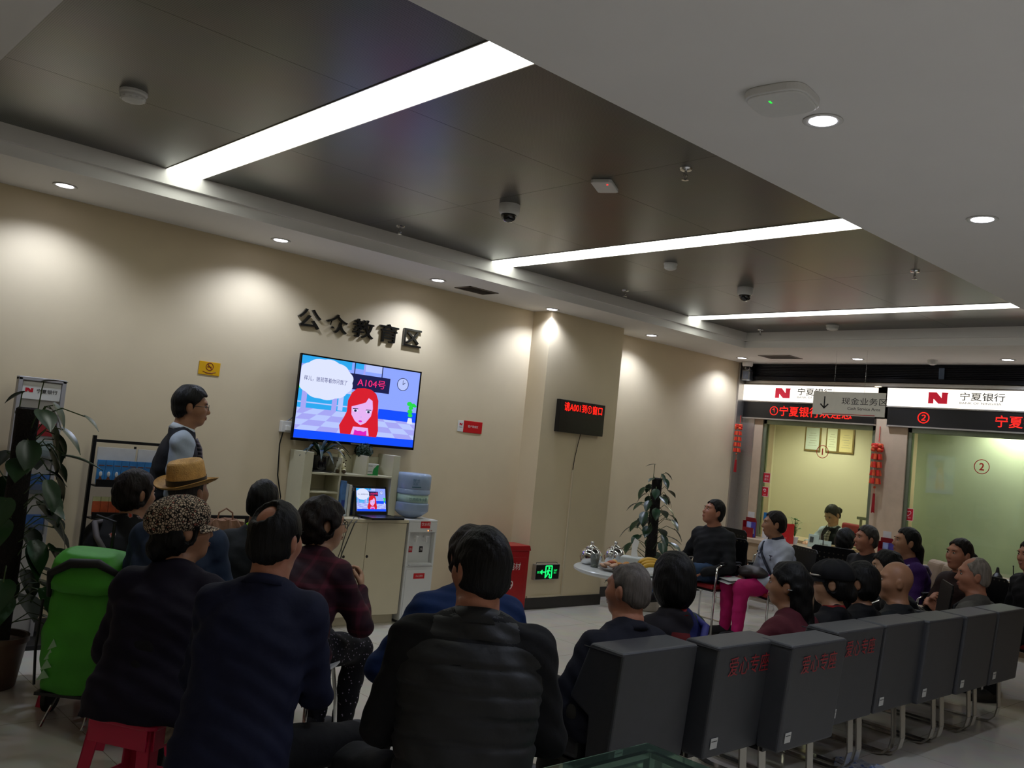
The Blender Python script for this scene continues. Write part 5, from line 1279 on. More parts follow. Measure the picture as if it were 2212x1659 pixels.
def flowers(name, base):
    m, nt, b, tc = nodes_mat(name)
    v = nt.nodes.new('ShaderNodeTexVoronoi'); v.inputs['Scale'].default_value = 9; v.inputs['Randomness'].default_value = 1; nt.links.new(tc.outputs['Object'], v.inputs['Vector'])
    n = nt.nodes.new('ShaderNodeTexNoise'); n.inputs['Scale'].default_value = 60; nt.links.new(tc.outputs['Object'], n.inputs['Vector'])
    ad = nt.nodes.new('ShaderNodeMath'); ad.operation = 'MULTIPLY_ADD'; ad.inputs[1].default_value = .35; nt.links.new(n.outputs['Fac'], ad.inputs[0]); nt.links.new(v.outputs['Distance'], ad.inputs[2])
    nt.links.new(ramp(nt, ad.outputs[0], [(0, '#a05428'), (.28, '#a23a24'), (.34, '#8b8480'), (.37, base)]), b.inputs['Base Color']); return m

C_NAVY = fabric('navy_cloth', '#171b33'); C_PURP = fabric('purple_black_cloth', '#140f20'); C_BLK = fabric('black_cloth', '#0e0e11'); C_CHAR = fabric('charcoal_cloth', '#1b1c1f')
C_TR = fabric('black_trousers', '#111114'); C_TR2 = fabric('dark_grey_trousers', '#2c2a27'); C_JEAN = fabric('blue_jeans', '#2f4460', var=.2, bscale=40); C_DENIM = fabric('denim_shirt', '#27344a', var=.2)
C_BLUE = fabric('royal_blue_jacket', '#0c2550'); C_RED = fabric('wine_red_cloth', '#4a1820'); C_GREY = fabric('grey_jacket', '#55534f'); C_WHITE = fabric('white_jacket', '#aab0be', .6, var=.04, bump=.4, bscale=20)
C_PINK = fabric('magenta_trousers', '#b01860', .7); C_SHIRT = fabric('pale_blue_shirt', '#a9b6c8', .6, var=.03); C_QUILT = fabric('quilted_nylon', '#232425', .55, var=.08); C_VEST = fabric('navy_waistcoat', '#15171f')
C_VIOL = fabric('violet_knit', '#361a55', .9, bump=.5, bscale=120); C_BROWN = fabric('dark_brown_jacket', '#2b1c1a'); C_DK = fabric('dark_slate_jacket', '#1a1d20'); C_GREEN = fabric('lime_green_fleece', '#86b818', .9, bump=.5, bscale=150)
C_NCOL = fabric('navy_trim', '#151a2c'); C_WHT = fabric('white_collar_cloth', '#c4ccd6', .6, var=.02); C_OLIVE = fabric('olive_grey_cloth', '#4f4b3f'); C_REDB = fabric('scarlet_cloth', '#7d1414')
C_PLAID = plaid('wine_plaid', '#260f1d', '#35151f', '#5a2030'); C_DOTS = dots('dotted_black_trousers', '#0d0b12', '#9a8fa0', 55, .16); C_PATCH = patches('red_blue_patchwork', ['#161216', '#5a1414', '#161216', '#131848', '#1d1518', '#6e1a12', '#22301a'], 6)
C_FLOW = flowers('black_floral_cloth', '#09090b'); C_CAP = pebble_print('pebble_print_cloth')
M_STRAW = mat('woven_straw', '#c89a55', .7, var=.15, vscale=40, bump=.5, bscale=160)

def hl(b, HC, R, hs=1.0):
    b.v = [tuple(HC+R @ (np.array(v)*hs)) for v in b.v]; return b
def fedora(root, HC, R, hs):
    n = 40; Rt = np.array(rot(0, 0, 0))
    def ring(a, rx, ry, z, dip=0): return [(rx*math.cos(t), ry*math.sin(t)-.012, z+dip*math.cos(2*t)) for t in a]
    a = [2*PI*i/n for i in range(n)]
    rows = [ring(a, .088, .108, .052), ring(a, .087, .107, .075), ring(a, .083, .103, .12), ring(a, .078, .099, .155), ring(a, .068, .090, .168), ring(a, .050, .072, .163), ring(a, .024, .048, .150), ring(a, .004, .02, .146)]
    b = MB(); vs = [v for r in rows for v in r]; fs = [(r*n+i, r*n+(i+1) % n, (r+1)*n+(i+1) % n, (r+1)*n+i) for r in range(len(rows)-1) for i in range(n)]; fs.append(tuple(range((len(rows)-1)*n, len(rows)*n)))
    b.add(vs, fs); hl(b, HC, R, hs); hat = b.build('straw_hat', M_STRAW, root, smooth=True)
    def brim(z0): 
        o = []
        for k, (g, dz) in enumerate(((1.0, 0), (1.22, -.004), (1.42, .002), (1.52, .010))):
            o += [((.088*g+.004*k)*math.cos(t), (.108*g)*math.sin(t)-.012, z0+dz+.022*k/3*abs(math.cos(t))**2-.014*k/3*max(0, math.sin(t))) for t in a]
        return o
    b = MB(); top, bot = brim(.054), brim(.050); vs = top+bot; m = 4*n; fs = []
    for r in range(3):
        for i in range(n):
            j = (i+1) % n; fs += [(r*n+i, r*n+j, (r+1)*n+j, (r+1)*n+i)[::-1], (m+r*n+i, m+r*n+j, m+(r+1)*n+j, m+(r+1)*n+i)]
    fs += [(3*n+i, 3*n+(i+1) % n, m+3*n+(i+1) % n, m+3*n+i) for i in range(n)]
    b.add(vs, fs); hl(b, HC, R, hs); b.build('brim', M_STRAW, hat, smooth=True)
    b = MB(); vs = ring(a, .0895, .1095, .056)+ring(a, .0885, .1085, .084); b.add(vs, [(i, (i+1) % n, n+(i+1) % n, n+i) for i in range(n)]); hl(b, HC, R, hs); b.build('hat_band', M_BLACK, hat, smooth=True)
def soft_cap(m, z0=.035, big=1.0, name='cap', band=None, peak=True):
    def fn(root, HC, R, hs):
        f = Field(); f.ell((0, -.02, .068), (.108*big, .122*big, .078*big)); f.ell((0, -.03, .04), (.092*big, .112*big, .06), k=.03)
        f.cut(lambda X, Y, Z: z0-.30*np.minimum(0, Y+.02)*-1*.5-Z+0*X)
        f.disp = lambda X, Y, Z: .003*np.sin(np.arctan2(X, Y+.02)*8)*np.clip((Z-.03)*20, 0, 1)
        P, F = f.mesh(.0065); cap = np_object(name, HC+(P*hs) @ R.T, F, m, root)
        if peak:
            n = 16; vs = []
            for k in range(n+1):
                t = PI*(.12+.76*k/n); c, s = math.cos(t), math.sin(t)
                vs += [(.092*c, .09*s, z0+.014), (.098*c*1.02, .09*s+.052*math.sin((t-.12*PI)/(.76)), z0-.006-.006*abs(c)), (.098*c*1.02, .09*s+.052*math.sin((t-.12*PI)/(.76)), z0-.010-.006*abs(c)), (.092*c, .09*s, z0+.004)]
            fs = [(k*4+j, (k+1)*4+j, (k+1)*4+(j+1) % 4, k*4+(j+1) % 4) for k in range(n) for j in range(4)]
            b = MB().add(vs, fs); hl(b, HC, R, hs); b.build('peak', m, cap, smooth=True, auto=.8)
        if band:
            b = MB(); b.tube([(.100*math.cos(t), -.012+.118*math.sin(t), z0+.022) for t in np.linspace(.4, PI-.4, 20)], .006, 6); hl(b, HC, R, hs); b.build('cap_braid', band, cap, smooth=True)
    return fn

# ------------------------------------------------------------------ the audience
S = {}
S['staff'] = person('standing man in dark waistcoat, pale shirt and glasses, looking towards the right', (415, 838, 5.7), 64, 72, standing=True, lean=4, bend=.02, skin='tan', hair='short', hair_kw=dict(puff=1.5), top=C_SHIRT, top_name='shirt', vest=C_VEST, trousers=C_TR, shoes=M_SHOE, collar=C_WHT, glasses=True, collar_kw=dict(h=.042, r=.07), vox=.009, w=.97)
S['floral'] = person('seated woman in black floral top with dark hair, in front of the brochure rack', (297, 1015, 5.0), 12, 38, sex='f', skin='tan', hair='wshort', hairc='brown', top=C_FLOW, top_name='blouse', trousers=C_TR, shoes=M_SHOE2, w=1.08, lean=14, bend=.05)
S['straw'] = person('seated man in straw fedora with black band and denim shirt', (402, 1010, 4.5), 0, 22, skin='tan', hair='crop', hairc='salt', top=C_DENIM, top_name='shirt', trousers=C_TR, shoes=M_SHOE, hat=fedora, pitch=12, roll=-3, w=1.05, lean=10, collar=C_WHT, collar_kw=dict(h=.02))
S['cap'] = person('seated woman in pebble-print cap and dark purple jacket on a pink stool', (388, 1076, 3.62), 0, 52, sex='f', skin='tan', hair='wshort', hairc='black', hair_kw=dict(extra='lowbun'), top=C_PURP, trousers=C_TR, shoes=M_SHOE2, hat=soft_cap(C_CAP, .004, 1.06), w=1.12, lean=12, bend=.05, hem=-.26, roll=-8, pitch=8)
S['navy'] = person('seated man in navy jacket with thinning crown, on a pink stool in front', (603, 1083, 3.12), 4, 20, skin='ruddy', hair='short', hair_kw=dict(hole=(-.014, -.085, .112, .044), puff=1.1), top=C_NAVY, trousers=C_TR, shoes=M_SHOE, collar=C_NAVY, collar_kw=dict(h=.035, r=.074), w=1.0, lean=14, bend=.06, hem=-.20, vox=.009, arms={'R': ((.05, .03, -.27), (-.02, .26, -.34)), 'L': ((.05, .03, -.27), (-.02, .24, -.36))}, legs={'R': ((.30, .40, .47), (.26, .42, .09))})
S['lime'] = person('seated man in dark jacket with lime green collar, under the television cable', (573, 1038, 5.1), -6, 4, skin='tan', hair='short', top=C_DK, trousers=C_TR, shoes=M_SHOE, collar=C_GREEN, collar_kw=dict(h=.05, r=.072, dz=-.02), lean=10, bend=.05, face=False)
S['plaid'] = person('seated woman in wine plaid jacket with fluffy hair and raised hand, on a white chair', (703, 1074, 4.5), 24, 62, sex='f', skin='light', hair='fluffy', hairc='brown', top=C_PLAID, trousers=C_DOTS, shoes=M_SHOE2, glasses=True, w=1.12, lean=14, bend=.06, hem=-.28, arms={'R': ((.10, .10, -.24), (-.01, .24, -.10)), 'palm': {'R': ((-.35, .5, .75), (.7, .5, .2))}}, curl=1.3, bvox=.0075, legs={'R': ((.12, .44, .46), (.10, .40, .09)), 'L': ((.10, .44, .46), (.02, .34, .09))})
S['quilt'] = person('seated man in grey quilted vest over black sleeves, seen from behind in the centre', (1050, 1145, 2.85), -4, -34, skin='ruddy', hair='short', hair_kw=dict(puff=1.2), top=C_BLK, top_name='sweater', vest=C_QUILT, groove=.009, trousers=C_CHAR, shoes=M_SHOE, collar=C_QUILT, collar_kw=dict(h=.05, r=.076, dz=-.02), w=1.16, lean=8, bend=.05, hem=-.26, vox=.009, legs={'L': ((.33, .36, .47), (.28, .40, .09))})
S['blue'] = person('seated person in royal blue jacket hidden behind the quilted vest, on a white chair', (1022, 1137, 3.85), -16, -26, sex='f', skin='ruddy', hair='wshort', hairc='brown', top=C_BLUE, trousers=C_TR, shoes=M_SNEAK, w=1.22, lean=12, bend=.05, jw=1.05, arms={'L': ((.16, .04, -.25), (.05, .24, -.33)), 'R': ((.13, .04, -.25), (.0, .24, -.33))}, legs={'L': ((.22, .46, .45), (.26, .50, .09))}, face=False)
S['oldnavy'] = person('old man with grey cropped hair and dark navy jacket in the nearest grey chair', (1365, 1220, 4.02), -38, -48, seat=.40, skin='ruddy', hair='crop', hairc='grey', hair_kw=dict(hole=(.012, .03, .142, .05)), top=fabric('dark_navy_wool', '#0d0f1c'), trousers=C_TR2, shoes=M_SHOE, collar=_mats['dark_navy_wool'], collar_kw=dict(h=.03, r=.074), lean=-3, bend=.08, side=.17, w=1.1, arms={'L': ((.15, .04, -.25), (.04, .24, -.33))}, legs={'L': ((.14, .40, .60), (-.10, .62, .36)), 'R': ((.12, .42, .46), (.12, .44, .09))}, vox=.009)
S['bob'] = person('seated person with glossy black bobbed hair and patchwork red and blue jacket', (1460, 1200, 4.36), -38, -28, seat=.40, sex='f', skin='tan', hair='bob', top=C_PATCH, trousers=C_TR, shoes=M_SHOE2, lean=-7, bend=.03, collar=C_REDB, collar_kw=dict(h=.03), face=False)
S['wine'] = person('seated woman in wine red jacket with long wavy black hair and a small hair clip', (1708, 1218, 5.06), -46, -66, seat=.40, sex='f', skin='tan', hair='long', top=C_RED, trousers=C_TR, shoes=M_SHOE2, lean=2, bend=.05, w=1.1, arms={'L': ((.20, .16, -.20), (.16, .40, -.30))})
S['blackcap'] = person('seated woman in black braided cap and black jacket over red, in the grey chairs', (1795, 1218, 5.34), -44, -74, seat=.40, sex='f', skin='light', hair='wshort', hair_kw=dict(extra='lowbun'), top=C_BLK, trousers=C_TR, shoes=M_SHOE2, hat=soft_cap(C_BLK, .035, 1.02, band=M_ALU), collar=C_REDB, lean=-8, pitch=-6)
S['black'] = person('seated person in black with short greying hair, between the black cap and the bald man', (1862, 1220, 5.62), -44, -58, seat=.40, sex='f', skin='tan', hair='wshort', hairc='black', top=C_BLK, trousers=C_TR, shoes=M_SHOE2, lean=-8, face=False, collar=C_GREY, collar_kw=dict(h=.02))
S['bald'] = person('seated bald old man in dark jacket, facing left in the grey chairs', (1940, 1216, 5.92), -46, -80, seat=.40, skin='tan', hair=None, top=C_DK, trousers=C_TR, shoes=M_SHOE, collar=C_DK, collar_kw=dict(h=.03), lean=-6, bend=.05, w=1.05, hs=1.08)
S['strap'] = person('seated grey-haired old man in grey jacket with a dark shoulder strap', (2108, 1208, 6.55), -44, -78, seat=.40, skin='ruddy', hair='crop', hairc='white', hair_kw=dict(hole=(0, .05, .12, .05)), top=C_GREY, trousers=C_TR2, shoes=M_SHOE, lean=-6, bend=.05, w=1.05, hs=1.06)
S['jeans'] = person('seated man in dark jacket and jeans with crossed legs, looking up beside the green plant', (1552, 1081, 8.75), -128, -108, skin='ruddy', hair='short', hairc='black', pitch=16, top=C_CHAR, trousers=C_JEAN, shoes=M_SHOE, collar=C_OLIVE, collar_kw=dict(h=.04), lean=-2, bend=.02, w=1.08, vox=.0085, bvox=.007, curl=.8,
    arms={'R': ((.16, -.02, -.25), (.22, .20, -.33)), 'L': ((.10, .06, -.26), (-.06, .30, -.34))}, legs={'R': ((.06, .46, .50), (.02, .50, .10)), 'L': ((.04, .44, .58), (-.16, .60, .34))}, group=None)
S['pink'] = person('seated woman in white jacket with navy trim and magenta trousers, holding paper', (1677, 1105, 8.5), -104, -86, sex='f', skin='tan', hair='pulled', hairc='brown', top=C_WHITE, trousers=C_PINK, shoes=M_SHOE2, collar=C_NCOL, collar_kw=dict(h=.055, r=.074), cuffs=[C_NCOL, C_WHITE, C_NCOL, C_WHITE, C_NCOL], lean=4, bend=.03, w=1.12, vox=.0085, bvox=.007, curl=.9,
    arms={'R': ((.08, .06, -.27), (-.10, .32, -.30)), 'L': ((.10, .08, -.26), (-.08, .30, -.34))}, legs={'R': ((.10, .46, .47), (.10, .46, .09)), 'L': ((.12, .44, .48), (.12, .46, .09))})
S['teller'] = person('teller in dark waistcoat with hair in a bun, bending over the counter behind the glass', (1793, 1090, 11.15), -128, -122, seat=.52, sex='f', skin='light', hair='pulled', hair_kw=dict(extra='bun'), pitch=-34, top=C_SHIRT, top_name='shirt', vest=C_VEST, trousers=C_TR, shoes=M_SHOE2, collar=C_WHT, lean=14, bend=.03, bvox=.007, arms={'R': ((.14, .12, -.22), (.04, .30, -.14)), 'L': ((.12, .12, -.24), (-.10, .30, -.28))}, legs={'R': ((.10, .20, .50), (.10, .12, .09)), 'L': ((.10, .20, .50), (.10, .12, .09))})
S['counter'] = person('customer with short dark hair bending at the counter, back turned', (1830, 1142, 9.3), 36, 44, sex='f', skin='light', hair='wshort', top=C_BLK, trousers=C_TR, shoes=M_SHOE2, lean=12, bend=.05, pitch=-14, face=False)
S['collar'] = person('grey-haired man with stern face in black jacket, facing left before the middle pier', (1877, 1137, 8.4), -112, -98, skin='ruddy', hair='short', hairc='salt', top=C_BLK, trousers=C_TR, shoes=M_SHOE, collar=C_OLIVE, collar_kw=dict(h=.03), lean=2, w=1.05, pitch=4)
S['swoop'] = person('person with swept black hair leaning low in front of the woman in violet', (1918, 1187, 6.9), -74, -86, seat=.42, sex='f', skin='light', hair='wshort', top=C_BLK, trousers=C_TR, shoes=M_SHOE2, lean=18, bend=.06, hs=1.06, roll=8)
S['violet'] = person('seated woman in violet knit top with ponytail and pale shoulder strap', (1966, 1141, 7.95), -88, -86, sex='f', skin='tan', hair='pulled', hair_kw=dict(extra='ponytail'), top=C_VIOL, top_name='sweater', trousers=C_TR, shoes=M_SHOE2, lean=6, w=1.08, hs=1.05, pitch=5)
S['bun'] = person('seated woman in dark brown jacket with low bun and clasped hands', (2078, 1165, 7.5), -116, -108, sex='f', skin='ruddy', hair='pulled', hairc='brown', hair_kw=dict(extra='bun'), top=C_BROWN, trousers=C_TR, shoes=M_SHOE2, lean=4, w=1.05, hs=1.06, bvox=.007, curl=1.2, pitch=3, arms={'R': ((.07, .10, -.25), (-.12, .33, -.16)), 'L': ((.10, .10, -.25), (-.10, .32, -.22)), 'palm': {'R': ((-.5, .4, .6), (.7, .3, .3)), 'L': ((.5, .4, .6), (-.7, .3, .3))}})
S['edge'] = person('person in black cut off by the right edge of the picture', (2232, 1168, 7.1), -96, -100, skin='ruddy', hair='short', top=C_BLK, trousers=C_TR, shoes=M_SHOE, lean=4, w=1.05)
# extra worn pieces
def strap_on(p, col, name, r0, side_from, th=.012):
    A, B, pel, T, N = p['A'], p['B'], p['pel'], p['T'], p['N']
    s = side_from; pts = []
    for t, x, v in ((.52, -.17*s, .10), (.72, -.05*s, .165), (.84, .06*s, .15), (.92, .115*s, .075), (.945, .125*s, .0), (.90, .11*s, -.09), (.72, .03*s, -.15), (.5, -.08*s, -.165), (.3, -.17*s, -.10)):
        pts.append(pel+A*T*t+B*(v*r0+.01)+np.array([x, 0, 0]))
    MB().tube(pts, [th]*len(pts), 6).build(name, col, p['root'], smooth=True)
strap_on(S['strap'], mat('black_webbing', '#141416', .7), 'shoulder_strap', 1.0, 1)
strap_on(S['violet'], mat('lavender_strap', '#8d86a8', .7), 'shoulder_strap', 1.0, -1, .014)
strap_on(S['floral'], mat('grey_strap', '#5c565c', .7), 'shoulder_strap', 1.05, -1, .016)
strap_on(S['bob'], mat('blue_strap', '#1a1c66', .7), 'shoulder_strap', 1.0, 1, .02)
p = S['staff']; b = MB(); W = p['N']
b.tube([p['N']+p['B']*.075+np.array([0, 0, -.045]), p['N']+p['B']*.105+np.array([0, 0, -.10]), p['N']+p['B']*.135+np.array([0, 0, -.30])], [.02, .024, .03], 8); b.build('necktie', plaid('striped_tie', '#20222c', '#5a4a58', '#8a8a92', 40), p['root'], smooth=True)
p = S['wine']; b = MB(); b.ball(p['Wd'](-.098, -.03, -.01), (.012, .018, .006), 8, R=Matrix(p['R'].tolist())); b.build('hair_clip', M_CHROME, p['root'])
p = S['teller']; b = MB(); b.tube([p['N']+p['B']*.07+np.array([0, 0, -.03]), p['N']+p['B']*.10+np.array([.02, 0, -.09]), p['N']+p['B']*.13+np.array([0, 0, -.2])], [.02, .035, .02], 8); b.build('scarf', plaid('checked_scarf', '#4c4a48', '#9a948c', '#c8c2ba', 30), p['root'], smooth=True)
p = S['pink']; b = MB()
b.text('SPORT', p['pel']+p['A']*p['T']*.56+p['B']*.128+np.array([.0, 0, 0]), (-1, 0, 0), (0, 0, 1), .05, align='C', lift=.012, depth=.006, fat=.02, wide=1.2); b.build('chest_lettering', mat('grey_sequin', '#4d4a58', .5, var=.3, vscale=120), p['root'])
# ================================================================== chairs placed under the people
def base_of(k, fwd=0.0, right=0.0):
    r = S[k]['root']; a = -r.rotation_euler.z; x, y, _ = r.location
    return x+math.sin(a)*fwd+math.cos(a)*right, y+math.cos(a)*fwd-math.sin(a)*right, r.rotation_euler.z
x, y, rz = base_of('plaid', .03); wc = white_chair(x, y, -(YAW+math.radians(10)), 'white shell chair under the woman in the plaid jacket')
x, y, rz = base_of('blue', .03); white_chair(x, y, rz, 'white shell chair under the person in royal blue')
x, y, rz = base_of('floral'); pink_stool(x, y, rz, 'pink plastic stool hidden under the woman in floral black')
x, y, rz = base_of('straw'); pink_stool(x, y, rz, 'pink plastic stool hidden under the man in the straw hat')
x, y, rz = base_of('lime'); pink_stool(x, y, rz, 'pink plastic stool hidden under the man with the lime collar')

M_PERF = None
def perf_mat():
    m, nt, b, tc = nodes_mat('perforated_black_steel', .4)
    mp = nt.nodes.new('ShaderNodeMapping'); mp.inputs['Scale'].default_value = (22, 22, 22); nt.links.new(tc.outputs['Object'], mp.inputs['Vector'])
    v = nt.nodes.new('ShaderNodeTexVoronoi'); v.inputs['Randomness'].default_value = 0; v.inputs['Scale'].default_value = 1; nt.links.new(mp.outputs[0], v.inputs['Vector'])
    nt.links.new(ramp(nt, v.outputs['Distance'], [(0, '#4a453c'), (.16, '#4a453c'), (.2, '#0b0b0d')]), b.inputs['Base Color']); return m
M_PERF = perf_mat(); M_CUSH = mat('red_seat_cushion', '#8f1a1e', .55, var=.08, bump=.1, bscale=60)
def visitor_chair(x, y, rz, label):
    t = thing('visitor_chair', label, 'chair', (x, y, 0), rz, group='black perforated chairs with red seats')
    b = MB(); b.prism([(-.22, .0), (.22, 0), (.22, .36), (.19, .39), (-.19, .39), (-.22, .36)], (0, -.225, .50), X3, (0, -.12, .99), .014); b.build('backrest', M_PERF, t, bevel=.004)
    b = MB(); b.span((-.23, -.20, .415), (.23, .23, .455)); b.build('seat', M_CUSH, t, bevel=.014, seg=3)
    b = MB(); b.span((-.235, -.205, .40), (.235, .235, .415)); b.build('seat_pan', M_BLACK, t, bevel=.003)
    for s in (-1, 1):
        b = MB(); b.tube([(s*.25, -.20, .0), (s*.25, -.20, .40), (s*.255, -.17, .62), (s*.26, -.10, .655), (s*.26, .14, .655), (s*.255, .21, .62), (s*.25, .22, .40), (s*.25, .22, .0)], .011, 8); b.build('leg', M_CHROME, t, smooth=True)
        b = MB(); b.span((s*.26-.022, -.12, .66), (s*.26+.022, .16, .682)); b.build('armrest', M_BLACK, t, bevel=.008)
    b = MB(); b.cyl((-.25, -.19, .40), (.25, -.19, .40), .010, n=8); b.cyl((-.25, .2, .40), (.25, .2, .40), .010, n=8); b.cyl((-.25, -.2, .06), (.25, -.2, .06), .009, n=8); b.build('crossbar', M_CHROME, t)
    return t
x, y, rz = base_of('jeans', .02); vc = visitor_chair(x, y, rz, 'black chair with red seat under the man in jeans')
for k, lab in (('pink', 'black chair with red seat under the woman in magenta trousers'), ('collar', 'black chair under the grey-haired man before the middle pier'), ('bun', 'black chair with red seat under the woman with clasped hands'),
               ('swoop', 'black chair under the person with swept black hair'), ('edge', 'black chair at the right edge under the person in black')):
    x, y, rz = base_of(k, .02); copy_tree(vc, (x, y, 0), rz, lab)
x, y, rz = base_of('counter', .02); copy_tree(vc, (x, y, 0), rz, 'black chair under the customer bending at the counter')
copy_tree(vc, (9.12, 5.70, 0), -PI/2-.2, 'empty black perforated chair tucked at the counter behind the woman in white')
# beige armchair
x, y, rz = base_of('violet', .02); t = thing('armchair', 'beige padded armchair under the woman in violet', 'armchair', (x, y, 0), rz)
M_BEI = mat('beige_leather', '#b29a84', .5, var=.06, bump=.15, bscale=30)
b = MB(); b.span((-.27, -.22, .30), (.27, .26, .435)); b.build('seat', M_BEI, t, bevel=.04, seg=4)
b = MB(); b.box((-.15, -.27, .62), (.29, .15, .62), R=Matrix.Rotation(.12, 3, 'X')); b.box((.15, -.27, .62), (.29, .15, .62), R=Matrix.Rotation(.12, 3, 'X')); b.build('backrest', M_BEI, t, bevel=.05, seg=4)
for s in (-1, 1):
    MB().span((s*.33-.05, -.25, .20), (s*.33+.05, .25, .58)).build('armrest', M_BEI, t, bevel=.03, seg=3)
    for yy in (-.2, .2): MB().cyl((s*.3, yy, 0), (s*.3, yy, .31), .018, n=10).build('leg', M_CHROME, t)

# ================================================================== counter
t = thing('teller_counter', 'long beige stone teller counter under the windows', 'counter', (9.85, 4.5, 0))
b = MB(); b.span((-.18, -1.9, .68), (.298, 1.9, .73)); b.build('worktop', M_STONE, t, bevel=.006)
b = MB(); b.span((-.14, -1.88, .47), (.298, 1.88, .68)); b.build('apron', mat('beige_stone_front', '#b49d80', .4, var=.06, vscale=8), t, bevel=.004)
b = MB(); b.span((.06, -1.86, 0), (.298, 1.86, .47)); b.build('panel', mat('brown_panel', '#7c6650', .5, var=.08, vscale=6), t)
zc = .73
def leaflet_box(y, label, full=True):
    t = thing('leaflet_holder', label, 'leaflet holder', (9.88, y, zc), group='dark red leaflet holders on the counter')
    b = MB(); b.prism([(-.075, 0), (.075, 0), (.075, .20), (.055, .24), (-.075, .24)], (.0, 0, 0), (0, -1, 0), Z3, .012); b.prism([(-.075, 0), (.075, 0), (.075, .12), (-.075, .12)], (-.07, 0, 0), (0, -1, 0), Z3, .006); b.span((-.075, -.075, 0), (.0, .075, .006)); b.span((-.075, .069, 0), (0, .075, .2)); b.build('holder', mat('holder_red', '#7d0f1a', .3), t)
    MB().span((.002, -.03, .18), (.008, .06, .31)).build('card', M_LW, t)
    for k, (yy, c) in enumerate(((-.005, '#8f9fd0'), (-.06, '#4a3f98'))):
        b = MB(); b.span((-.066+k*.012, yy-.03, .008), (-.056+k*.012, yy+.03, .19)); lf = b.build('leaflet', mat('leaflet_'+c[1:], c, .45, var=.2, vscale=25), t)
        MB().prism([(-.02, .03), (.02, .04), (.012, .1), (-.018, .085)], (-.0665+k*.012, yy, .01), (0, -1, 0), Z3, .001).build('leaflet_print', M_LY if k == 0 else M_LW, lf)
leaflet_box(6.16, 'dark red leaflet holder with purple leaflets at the left end of the counter')
leaflet_box(4.44, 'dark red leaflet holder before the middle pier, behind the stern man')
for y, lab in ((5.93, 'white patterned standing card right of the first leaflet holder'), (4.24, 'white patterned standing card right of the second leaflet holder')):
    t = thing('standing_card', lab, 'card', (9.92, y, zc)); b = MB(); b.box((0, 0, .10), (.004, .09, .20), R=Matrix.Rotation(.12, 3, 'Y')); b.build('card', M_LW, t)
    b = MB()
    for k in range(4): b.ball((-.016+.006*k, .012*(-1)**k, .04+.04*k), (.004, .014, .010), 8)
    b.build('card_print', mat('mauve_print', '#6a5a78', .5), t)
for y, lab in ((6.03, 'small blue card standing behind the first leaflet holder'), (4.31, 'small blue card standing behind the second leaflet holder')):
    t = thing('blue_card', lab, 'card', (10.02, y, zc)); MB().box((0, 0, .16), (.004, .10, .32), R=Matrix.Rotation(.05, 3, 'Y')).build('stand', M_WHITE, t); MB().box((-.004, 0, .275), (.004, .102, .09), R=Matrix.Rotation(.05, 3, 'Y')).build('header', mat('card_blue', '#1f6aa0', .4), t)
t = thing('red_box', 'bright red acrylic box on the counter behind the woman in white', 'box', (9.85, 5.70, zc))
b = MB(); b.span((-.05, -.11, 0), (.06, .11, .235)); b.build('box', mat('bright_red_acrylic', '#c8202a', .25), t, bevel=.003)
b = MB(); b.text('意见箱', (-.0505, .0, .15), (0, -1, 0), Z3, .05, align='C', lift=.001); b.span((-.0515, -.08, .06), (-.05, .08, .07)); b.build('box_print', mat('pale_red_print', '#d8605a', .4), t)
t = thing('small_plant', 'little green plant standing on the counter beside the red box', 'plant', (9.98, 5.62, zc))
b = MB(); b.lathe([(.035, 0), (.048, .08), (.044, .082)], n=16); b.build('pot', M_WHITE, t)
b = MB(); 
for k in range(26):
    a = k*2.4; r = .03+.055*(k % 7)/7; c = Vector((r*math.cos(a), r*math.sin(a), .24+.06*math.sin(k*1.3))); u = Vector((math.cos(a), math.sin(a), .3))*.028; w = Vector((-math.sin(a), math.cos(a), 0))*.016
    b.add([c-u, c-w, c+u, c+w], [(0, 1, 2, 3)]); b.cyl((0, 0, .08), c-u, .0015, n=4)
b.build('leaves', mat('fresh_green_leaf', '#2c6a2a', .4, var=.2), t)
t = thing('name_plate', 'pale green acrylic name plate with a portrait photo on the counter', 'name plate', (9.90, 5.33, zc))
b = MB(); b.box((0, 0, .075), (.006, .13, .15), R=Matrix.Rotation(.15, 3, 'Y')); b.box((.0, -.14, .05), (.006, .17, .10), R=Matrix.Rotation(.15, 3, 'Y')); b.build('plate', mat('mint_acrylic', '#b4c6b8', .2, var=.03), t, bevel=.004)
b = MB(); b.box((-.004, .02, .09), (.002, .045, .065), R=Matrix.Rotation(.15, 3, 'Y')); b.build('portrait', mat('portrait_grey', '#3a423c', .5, var=.5, vscale=50), t)
b = MB(); b.text('理财经理', (-.0045, -.14, .04), (0, -1, 0), Z3, .022, align='C', lift=.003); b.build('plate_print', mat('plate_ink', '#6b6f52', .5), t)
for y, lab in ((5.13, 'black pen on a stand on the counter before the bending teller'), (3.12, 'black pen on a stand at the right end of the counter')):
    t = thing('pen_stand', lab, 'pen', (9.76, y, zc)); b = MB(); b.lathe([(.035, 0), (.03, .012), (.01, .02), (.006, .04)], n=16); b.build('base', M_WHITE if y > 4 else M_BLACK, t, smooth=True, auto=.7); b = MB(); b.cyl((0, 0, .03), (.01, .01, .15), .006, .005, 8); b.ball((.011, .011, .155), .008, 8); b.build('pen', M_BLACK, t)
for (y, lab) in ((4.88, 'white form pads stacked on the counter below the teller'), (3.17, 'white form pad lying on the right end of the counter')):
    t = thing('form_pad', lab, 'paper', (9.77, y, zc)); b = MB(); b.span((-.06, -.17, 0), (.05, .17, .012)); b.box((-.03, -.10, .02), (.10, .13, .015), rz=.3); b.build('pad', M_LW, t, bevel=.001)
